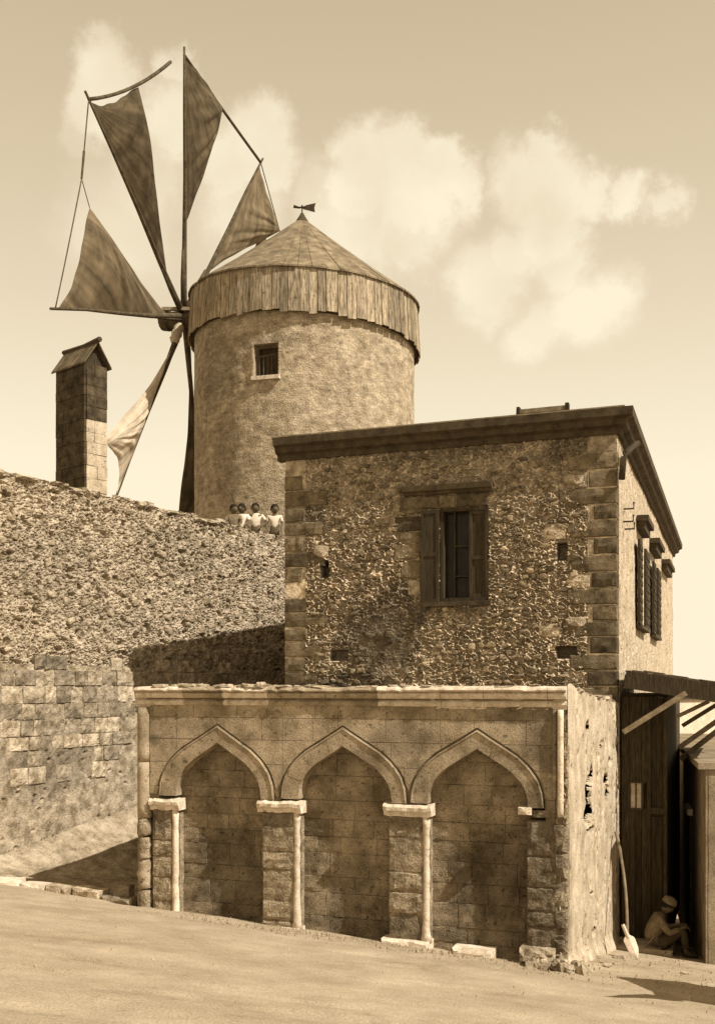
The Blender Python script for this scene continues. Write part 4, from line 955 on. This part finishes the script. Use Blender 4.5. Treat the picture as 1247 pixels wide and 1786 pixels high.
# furled pale cloth lashed near the hub on the lowest spar
d = TIP[7] - HUB; pts = [HUB + d * (.06 + .10 * i / 6) for i in range(7)]
MB().tube([wl(p - d.normalized().cross(ax) * .04) for p in pts], [.12, .17, .13, .18, .14, .17, .10], 9).build('furled_cloth', M_SAILP, wheel, smooth=True)

# ================================================================== STONE SHAFT WITH LITTLE ROOF
YS = 27.0; pc_ = at(148, 1200, YS)   # front edge
sh = empty('stone_shaft', (pc_.x, pc_.y, 3.35), 0, 'slim square stone shaft with a tiny gabled roof left of the windmill', 'chimney')
lv = Vector((at(99, 0, 27.85).x - pc_.x, .85, 0)); rv = Vector((at(186, 0, 27.5).x - pc_.x, .5, 0))
zt = at(150, 632, YS).z - 3.35
def skew(m, s0, s1, t0, t1, z0, z1, o=0):
    f = lambda s, t, z: tuple(lv * s + rv * t + Vector((0, 0, z)))
    m.add([f(s, t, z) for z in (z0, z1) for t in (t0, t1) for s in (s0, s1)], [(0, 2, 3, 1), (4, 5, 7, 6), (0, 1, 5, 4), (2, 6, 7, 3), (0, 4, 6, 2), (1, 3, 7, 5)])
m = MB(); skew(m, .02, .98, .02, .98, 0, zt); m.build('shaft_core', M_FDARK, sh)
z = 0; i = 0
while z < zt - .02:
    h = min(random.uniform(.24, .36), zt - z); 
    if zt - z - h < .1: h = zt - z
    sp = [0] + sorted([random.uniform(.25, .45), random.uniform(.6, .8)]) + [1]
    for a_, b_ in zip(sp[:-1], sp[1:]):
        m = MB(); e_ = random.uniform(-.012, .01)
        skew(m, a_ + (.004 if a_ else -.01), b_ - .004, -.03 + e_, .06, z + .006, z + h - .004)       # left face piece: t near 0
        m.build('shaft_stone', M_CHIM, sh)
    sp = [.061] + [random.uniform(.4, .6)] + [1.0]
    for a_, b_ in zip(sp[:-1], sp[1:]):
        m = MB(); e_ = random.uniform(-.012, .01)
        skew(m, -.03 + e_, .06, a_ + .004, b_ - .004, z + .006, z + h - .004)
        m.build('shaft_stone', M_CHIM if z > zt * .66 else M_PLAST, sh)  # paler material low on the right face puts its sunlight into the colour
    z += h; i += 1
m = MB()
def lg(s, t, z): return lv * s + rv * t + Vector((0, 0, z))
rh = .62
# two roof slopes: ridge along s at t=.5
for (t0, t1) in ((-.12, .5), (1.12, .5)):
    for q in range(6):
        s0, s1 = -.10 + q * 1.2 / 6, -.10 + (q + 1) * 1.2 / 6 - .012
        vs = [lg(s0, t0, zt + .0), lg(s1, t0, zt + .0), lg(s1, t1, zt + rh), lg(s0, t1, zt + rh)]
        MB().add([tuple(v) for v in vs] + [tuple(v - Vector((0, 0, .05))) for v in vs], [(0, 1, 2, 3), (7, 6, 5, 4), (0, 4, 5, 1), (1, 5, 6, 2), (2, 6, 7, 3), (3, 7, 4, 0)]).build('roof_tile', M_TILE, sh)
MB().add([tuple(lg(s, t, z)) for s in (.03, .97) for t, z in ((.0, zt), (1, zt), (.5, zt + rh - .07))], [(0, 1, 2), (5, 4, 3), (0, 3, 4, 1), (1, 4, 5, 2), (2, 5, 3, 0)]).build('gable', M_DKWOOD, sh)
MB().tube([lg(-.16, .5, zt + rh + .03), lg(.4, .5, zt + rh + .0), lg(1.14, .5, zt + rh + .02)], [.07, .05, .06], 6).build('ridge_pole', M_DKWOOD, sh)

# ================================================================== ALLEY AT THE RIGHT
# timber shop front with canopy, against the house
BO = Vector((4.66, 18.25, -4.75)); bo_e = Vector((H.e[0], H.e[1], 0))
booth = empty('timber_lean_to', tuple(BO), H.ang, 'dark board lean-to shop front under a strutted canopy beside the house', 'lean-to')
bw_ = (1163 - CX) / F; tlen = (bw_ * BO.y - BO.x) / (bo_e.x - bw_ * bo_e.y)
def bz(px, py, Y): return (HZ - py) / F * Y + 4.75
x = 0
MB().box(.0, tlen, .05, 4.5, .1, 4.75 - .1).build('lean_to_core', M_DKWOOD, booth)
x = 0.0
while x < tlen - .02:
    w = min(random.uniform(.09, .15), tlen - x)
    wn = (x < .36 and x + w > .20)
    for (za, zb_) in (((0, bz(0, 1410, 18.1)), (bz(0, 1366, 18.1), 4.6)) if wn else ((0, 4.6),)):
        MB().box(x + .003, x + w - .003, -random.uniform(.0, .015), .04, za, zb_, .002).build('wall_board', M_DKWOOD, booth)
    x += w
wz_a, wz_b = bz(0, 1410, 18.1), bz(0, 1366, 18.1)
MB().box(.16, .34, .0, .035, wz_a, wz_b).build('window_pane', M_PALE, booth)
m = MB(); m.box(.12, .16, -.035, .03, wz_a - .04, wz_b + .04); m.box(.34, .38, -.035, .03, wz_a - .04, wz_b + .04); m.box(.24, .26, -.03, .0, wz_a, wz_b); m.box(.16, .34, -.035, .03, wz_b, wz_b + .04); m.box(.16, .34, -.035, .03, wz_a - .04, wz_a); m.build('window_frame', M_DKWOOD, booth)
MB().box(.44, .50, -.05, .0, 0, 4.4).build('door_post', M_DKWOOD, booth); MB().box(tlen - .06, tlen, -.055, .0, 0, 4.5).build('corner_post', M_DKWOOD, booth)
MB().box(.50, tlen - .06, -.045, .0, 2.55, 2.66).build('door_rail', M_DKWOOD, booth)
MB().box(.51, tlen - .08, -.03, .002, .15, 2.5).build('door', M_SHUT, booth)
# ledge under the booth
# canopy
CA = empty('board_canopy', (4.60, 17.75, .22), H.ang, 'tiled lean-to canopy on timber struts projecting over the alley', 'canopy')
CWid = 2.1
for i in range(8):
    y0 = i * .42
    for j in range(7):
        x0_ = j * .30; z0_ = -.15 * x0_ / 1.0 + random.uniform(-.006, .012)
        vs = [(x0_, y0, z0_ + .05), (x0_ + .34, y0, z0_ + .05 - .051), (x0_ + .34, y0 + .41, z0_ - .001), (x0_, y0 + .41, z0_ + .05)]
        q = random.uniform(-.015, .04)
        MB().add([(a_, b_, c_ + .03 + q) for a_, b_, c_ in vs] + [(a_, b_, c_ + q) for a_, b_, c_ in vs], [(0, 1, 2, 3), (7, 6, 5, 4), (0, 4, 5, 1), (1, 5, 6, 2), (2, 6, 7, 3), (3, 7, 4, 0)]).build('canopy_tile', M_TILE, CA)
for i in range(4): MB().beam((-.02, .05 + i * 1.05, -.06), (CWid, .05 + i * 1.05, -.06 - .15 * CWid), .10, .14).build('rafter', M_DKWOOD, CA)
MB().beam((.0, -.03, -.07), (CWid, -.03, -.09 - .15 * CWid), .06, .30).build('fascia', M_DKWOOD, CA)
for xx in (.5, 1.2, 1.95): MB().beam((xx, -.05, -.13 - .15 * xx), (xx, 3.3, -.16 - .15 * xx), .12, .14).build('purlin', M_DKWOOD, CA)
for a_, b_, w in (((-.03, -.02, -.98), (1.00, -.02, -.30), .09), ((.82, 1.3, -1.30), (1.85, 1.25, -.52), .09), ((.82, 1.9, -1.55), (1.95, 1.85, -.60), .10), ((.82, .6, -.72), (1.35, .6, -.45), .07), ((.82, 2.6, -.95), (1.5, 2.6, -.50), .08)):
    MB().beam(a_, b_, w, w).build('strut', M_WOOD, CA)
# alley building in shade on the right
R = Fr((5.62, 16.55), (.25, 1.0), -5.3)
alley = R.root('alley_building', label='low shaded plaster building with a pale slab roof across the alley', cat='building')
RH = -1.30 + 5.3
XX, ZZ = np.meshgrid(np.linspace(0, 11, 160), np.linspace(0, RH, 70)); Dd = .03 * fbm(XX * 2, ZZ * 2, 4, 3)
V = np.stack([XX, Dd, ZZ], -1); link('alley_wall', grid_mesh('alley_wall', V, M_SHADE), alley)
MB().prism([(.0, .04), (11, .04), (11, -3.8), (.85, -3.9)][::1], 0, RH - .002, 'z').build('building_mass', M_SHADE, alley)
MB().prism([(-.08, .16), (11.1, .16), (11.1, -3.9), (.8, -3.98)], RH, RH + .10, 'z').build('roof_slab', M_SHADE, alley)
MB().box(3.0, 3.95, -.0, .09, .3, 2.9).build('door', M_DKWOOD, alley); MB().box(2.9, 4.05, .0, .14, 2.905, 3.02).build('door_hood', M_PALE, alley)
# far sunlit building
fo = at(1150, 1200, 31.5); FB_ = empty('far_building', (fo.x, fo.y, -7.2), math.radians(38), 'sunlit pale building glimpsed under the canopy at the end of the alley', 'building')
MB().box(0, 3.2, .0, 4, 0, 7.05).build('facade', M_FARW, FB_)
for x_, z0_, z1_ in ((.35, 3.4, 5.0), (1.15, 3.7, 4.9), (2.0, 3.6, 4.9)):
    MB().box(x_, x_ + .28, -.04, .0, z0_, z1_).build('shutter', M_SHUT, FB_)
MB().box(-.05, 3.3, -.1, .0, 6.85, 7.1).build('eave', M_CORN, FB_)
# unseen block outside the frame, added and shaped to cast the foreground corner shadow
oc = empty('corner_shadow_caster', (5.50, 10.85, gz(5.50, 10.85)), 0, 'unseen flat roofed stone block with a jutting wedge, added as shadow caster', 'building')
MB().box(0, 3.0, .0, 1.45, -.4, 2.25).build('caster_wall', M_ASH, oc)
MB().box(-.12, 3.1, -.05, 1.5, 2.252, 2.34).build('caster_roof', M_WOOD, oc)
MB().add([(-1.15, -.10, 2.1), (-.125, .35, 2.15), (-.125, -.04, 2.15), (-1.15, -.10, 2.04), (-.125, .35, 2.09), (-.125, -.04, 2.09)], [(0, 2, 1), (3, 4, 5), (0, 1, 4, 3), (1, 2, 5, 4), (2, 0, 3, 5)]).build('caster_wedge', M_WOOD, oc)

# ================================================================== SHOVEL AND STICK
top = Vector((4.36, 17.42, -2.43)); bot = Vector((4.25, 16.27, -3.90)); tipb = Vector((4.36, 16.10, gz(4.36, 16.1) + .012))
shv = empty('shovel', tuple(tipb), 0, 'long handled shovel with a bright blade leaning on the fountain side wall', 'shovel')
pts = [top.lerp(bot, t_) + Vector((.05, 0, 0)) * math.sin(t_ * math.pi) for t_ in np.linspace(0, 1, 12)]
MB().tube([p - tipb for p in pts], [.032] * 3 + [.024] * 9, 8).build('handle', M_WOOD, shv, smooth=True)
dn = (tipb - bot).normalized(); rt = Vector((.98, .1, .1)).normalized(); rt = (rt - dn * rt.dot(dn)).normalized(); nn = dn.cross(rt)
vs = []; bl = (tipb - bot).length
for t_, w in ((0, .035), (.12, .085), (.2, .095), (.6, .085), (.85, .05), (1, .008)):
    for q in (-1, 0, 1):
        vs.append(tuple(bot - tipb + dn * bl * t_ + rt * w * q + nn * (.022 * (1 - abs(q)) )))
fs = [(i * 3 + j, i * 3 + j + 1, i * 3 + j + 4, i * 3 + j + 3) for i in range(5) for j in range(2)]
n0 = len(vs); vs += [tuple(Vector(v) + nn * -.006) for v in vs]; fs += [tuple(n0 + i for i in f[::-1]) for f in fs]
MB().add(vs, fs).build('blade', M_METAL, shv)
MB().tube([bot - tipb - dn * .18, bot - tipb + dn * .05], [.028, .034], 8).build('socket', M_METAL, shv)

# ================================================================== PEOPLE
def skin_mesh(name, nodes, edges, mat, parent, sub=2, root=0):
    me = bpy.data.meshes.new(name); me.from_pydata([n[0] for n in nodes], edges, []); o = bpy.data.objects.new(name, me); COL.objects.link(o)
    md = o.modifiers.new('s', 'SKIN'); md.use_smooth_shade = True
    sv = me.skin_vertices[0].data
    for i, n in enumerate(nodes): r = n[1]; sv[i].radius = r if isinstance(r, tuple) else (r, r); sv[i].use_root = (i == root)
    ss_ = o.modifiers.new('d', 'SUBSURF'); ss_.levels = sub; ss_.render_levels = sub
    dg = bpy.context.evaluated_depsgraph_get(); m2 = bpy.data.meshes.new_from_object(o.evaluated_get(dg)); bpy.data.objects.remove(o)
    m2.name = name; m2.materials.clear(); m2.materials.append(mat)
    for p in m2.polygons: p.use_smooth = True
    return link(name, m2, parent)
def chain(n0, ns_, root_i, nodes, edges):
    prev = root_i
    for n in ns_: nodes.append(n); edges.append((prev, len(nodes) - 1)); prev = len(nodes) - 1
    return prev
def head(parent, c, r, face, hair_mat=M_HAIR, hair=True, tilt=0):
    """head with face looking along angle `face` (0 = +x); c centre, r half height"""
    m = MB(); nu, nv = 20, 14
    def P(u_, v_, s=1.0):
        th = u_ * 2 * math.pi; la = (v_ - .5) * math.pi; x = math.cos(la) * math.cos(th) * .86; y = math.cos(la) * math.sin(th) * .76; z = math.sin(la)
        f = math.exp(-((th if th < math.pi else th - 2 * math.pi) / .5) ** 2)
        if z < -.2: x *= 1 - .25 * (-z - .2); y *= 1 - .45 * (-z - .2)
        return x * s, y * s, z * s, f
    vs = []
    for j in range(nv + 1):
        for i in range(nu):
            x, y, z, f = P(i / nu, j / nv)
            nose = .20 * math.exp(-((z + .12) / .16) ** 2) * math.exp(-(y / .14) ** 2) * (x > 0)
            eye = -.07 * math.exp(-((z - .06) / .10) ** 2) * (math.exp(-((abs(y) - .28) / .12) ** 2)) * (x > 0); brow = .04 * math.exp(-((z - .22) / .1) ** 2) * f
            lip = .05 * math.exp(-((z + .48) / .07) ** 2) * math.exp(-(y / .2) ** 2) * (x > 0)
            vs.append(((x + nose + eye + brow + lip) * r, y * r, z * r))
    fs = [(j * nu + i, j * nu + (i + 1) % nu, (j + 1) * nu + (i + 1) % nu, (j + 1) * nu + i) for j in range(nv) for i in range(nu)]
    m.add(vs, fs)
    for sg in (-1, 1): m.tube([(-.02 * r, sg * .72 * r, -.22 * r), (.02 * r, sg * .84 * r, -.02 * r), (.0, sg * .76 * r, .2 * r)], [.06 * r, .11 * r, .06 * r], 6)
    o = m.build('head', M_SKIN, parent, smooth=True); o.location = c; o.rotation_euler = (0, tilt, face)
    if hair:
        m = MB(); vs = []
        for j in range(9):
            for i in range(nu):
                th = 2 * math.pi * i / nu; back = (1 - math.cos(th)) / 2; lo_ = .42 - .75 * back ** .7; z = lo_ + (1 - lo_) * j / 8; la = math.asin(max(-1, min(1, z)))
                s_ = 1.05 + .03 * math.sin(i * 5 + j * 3); vs.append((math.cos(la) * math.cos(th) * .86 * s_ * r, math.cos(la) * math.sin(th) * .80 * s_ * r, z * r * 1.10))
        m.add(vs, [(j * nu + i, j * nu + (i + 1) % nu, (j + 1) * nu + (i + 1) % nu, (j + 1) * nu + i) for j in range(8) for i in range(nu)])
        h_ = m.build('hair', hair_mat, parent, smooth=True); h_.location = c; h_.rotation_euler = (0, tilt, face)
    return o
def child(px, py, Y, label, arms, shirt=M_SHIRT, face=-math.pi / 2, lean=0, hgt=1.28):
    p = at(px, py, Y); zf = p.z - hgt; root = empty('person', (p.x, p.y, 3.35), 0, label, 'child', 'children on the wall')
    b = zf - 3.35; k_ = hgt / 1.28
    q = lambda x, y, z: (x * k_ + lean * z, y * k_, b + z * k_)
    nodes = [(q(0, 0, .66), (.105, .085)), (q(0, 0, .82), (.10, .08)), (q(0, 0, .96), (.115, .085)), (q(0, 0, 1.02), (.07, .06)), (q(0, -.01, 1.08), (.038, .038))]
    edges = [(0, 1), (1, 2), (2, 3), (3, 4)]
    for sg in (-1, 1):
        chain(0, [(q(sg * .07, 0, .58), .075), (q(sg * .08, 0, .34), .055), (q(sg * .08, .02, .07), .034), (q(sg * .09, -.08, .03), .03)], 0, nodes, edges)
        el, hd = arms[sg]
        chain(0, [(q(sg * .145, 0, .985), .042), (q(*el), .030), (q(*hd), .021)], 2, nodes, edges)
        e_ = len(nodes) - 1; hv = (Vector(hd) - Vector(el)).normalized()
        for fi in range(4):
            o_ = Vector((0, .018 * (fi - 1.5), 0)); base = Vector(hd) + hv * .03 + o_; chain(0, [(q(*base), .009), (q(*(base + hv * (.045 + .006 * (fi in (1, 2))) + Vector((0, 0, -.01)))), .006)], e_, nodes, edges)
        o_ = Vector((0, -.04, .01)); chain(0, [(q(*(Vector(hd) + o_)), .009)], e_, nodes, edges)
    skin_mesh('body', nodes, edges, M_SKIN, root, 1)
    # shirt and trousers as slightly larger shells
    nodes = [(q(0, 0, .66), (.125, .10)), (q(0, 0, .82), (.12, .095)), (q(0, 0, .95), (.13, .10)), (q(0, 0, 1.035), (.075, .065))]; edges = [(0, 1), (1, 2), (2, 3)]
    for sg in (-1, 1):
        el, hd = arms[sg]; mid = Vector((sg * .145, 0, .985)).lerp(Vector(el), .75)
        chain(0, [(q(sg * .15, 0, .985), .058), (q(*mid), .05)], 2, nodes, edges)
    skin_mesh('shirt', nodes, edges, shirt, root, 2)
    nodes = [(q(0, 0, .68), (.125, .10)), (q(0, 0, .60), (.125, .10))]; edges = [(0, 1)]
    for sg in (-1, 1): chain(0, [(q(sg * .075, 0, .52), .09), (q(sg * .08, 0, .32), .075)], 1, nodes, edges)
    skin_mesh('shorts', nodes, edges, M_TROU, root, 1)
    head(root, q(0, -.01, 1.165), .125 * k_, face)
    return root
hip = {-1: ((-.27, .02, .83), (-.14, -.08, .70)), 1: ((.27, .02, .83), (.14, -.08, .70))}
down = {-1: ((-.19, -.02, .80), (-.17, -.12, .66)), 1: ((.19, -.02, .80), (.17, -.12, .66))}
lean_ = {-1: ((-.20, -.10, .84), (-.12, -.26, .74)), 1: ((.20, -.10, .84), (.12, -.26, .74))}
child(408, 880, 26.3, 'leftmost child at the wall top, face turned right, mostly hidden by a neighbour', lean_, M_SHIRT2, -math.pi / 2 + .6, 0, 1.36)
child(419, 879, 26.45, 'child in a loose white shirt leaning over the wall, second from left', lean_, M_SHIRT, -math.pi / 2 - .5, .04, 1.38)
child(446, 878, 27.1, 'child in white shirt with both hands on hips on the wall', hip, M_SHIRT, -math.pi / 2, 0, 1.40)
child(478, 880, 27.85, 'rightmost child on the wall in white shirt, beside the house corner', down, M_SHIRT, -math.pi / 2 + .3, .02, 1.42)

# seated man, facing right, knees drawn up
mz = gz(5.15, 17.5); man = empty('person', (5.12, 17.45, mz), math.radians(-12), 'man in pale shirt and cap sitting hunched with knees up in alley shade', 'man')
stp = rough_block(-.6, .35, -.3, .12, -.28, .5, .02, .01, 6).build('doorstep', M_PLAST); stp.location = (5.0, 17.55, mz); stp.rotation_euler = (0, 0, H.ang); tag(stp, 'low pale step under the sitting man at the lean-to foot', 'step')
nodes = [((-.08, 0, .24), (.13, .16)), ((-.13, 0, .38), (.12, .16)), ((-.10, 0, .54), (.12, .17)), ((-.02, 0, .66), (.09, .13)), ((.05, 0, .72), (.05, .05))]
edges = [(0, 1), (1, 2), (2, 3), (3, 4)]
for sg in (-1, 1):
    chain(0, [((-.02, sg * .10, .22), .09), ((.34, sg * .13, .46), .065), ((.40, sg * .12, .08), .042), ((.52, sg * .12, .035), .035)], 0, nodes, edges)
    chain(0, [((-.02, sg * .19, .60), .055), ((.12, sg * .23, .40), .042), ((.36, sg * .10, .50), .030)], 2, nodes, edges)
    e_ = len(nodes) - 1
    for fi in range(4): chain(0, [((.40, sg * .10 + .02 * (fi - 1.5), .50), .011), ((.45, sg * .08 + .02 * (fi - 1.5), .475 - .004 * fi), .009), ((.465, sg * .08 + .02 * (fi - 1.5), .44), .007)], e_, nodes, edges)
    chain(0, [((.38, sg * .05, .53), .011), ((.42, sg * .03, .53), .009)], e_, nodes, edges)
skin_mesh('body', nodes, edges, M_SKIN, man, 1)
nodes = [((-.08, 0, .25), (.155, .18)), ((-.14, 0, .38), (.145, .18)), ((-.11, 0, .54), (.14, .19)), ((-.02, 0, .67), (.09, .12))]; edges = [(0, 1), (1, 2), (2, 3)]
for sg in (-1, 1): chain(0, [((-.02, sg * .20, .60), .075), ((.12, sg * .24, .41), .06), ((.29, sg * .14, .475), .045)], 2, nodes, edges)
skin_mesh('shirt', nodes, edges, M_SHIRT2, man, 2)
nodes = [((-.08, 0, .20), (.16, .18))]; edges = []
for sg in (-1, 1): chain(0, [((.02, sg * .10, .23), .11), ((.35, sg * .13, .45), .082), ((.40, sg * .12, .12), .062)], 0, nodes, edges)
skin_mesh('trousers', nodes, edges, M_TROU, man, 2)
for sg in (-1, 1): MB().tube([(.34, sg * .12, .04), (.42, sg * .12, .05), (.52, sg * .12, .04), (.60, sg * .12, .03)], [.04, .05, .045, .025], 8).build('shoe', M_DKWOOD, man, smooth=True)
head(man, (.11, 0, .82), .125, 0, tilt=.45)
m = MB().tube([(0, 0, 0), (0, 0, .03), (0, 0, .09), (0, 0, .12)], [.125, .13, .115, .05], 14); o = m.build('cap', M_SHIRT2, man, smooth=True); o.location = (.13, 0, .87); o.rotation_euler = (0, .45, 0)
st = empty('stick', (4.78, 17.2, gz(4.78, 17.2)), 0, 'thin pale stick propped on the ground behind the sitting man', 'stick')
MB().tube([(-.10, 0, .01), (.12, .1, .18), (.36, .25, .42)], .014, 6).build('stick_shaft', M_WOOD, st, smooth=True)
print('objects', len(bpy.data.objects), 'tris', sum(sum(len(p.vertices) - 2 for p in me.polygons) if len(me.polygons) < 3000 else len(me.polygons) * 2 for me in bpy.data.meshes))
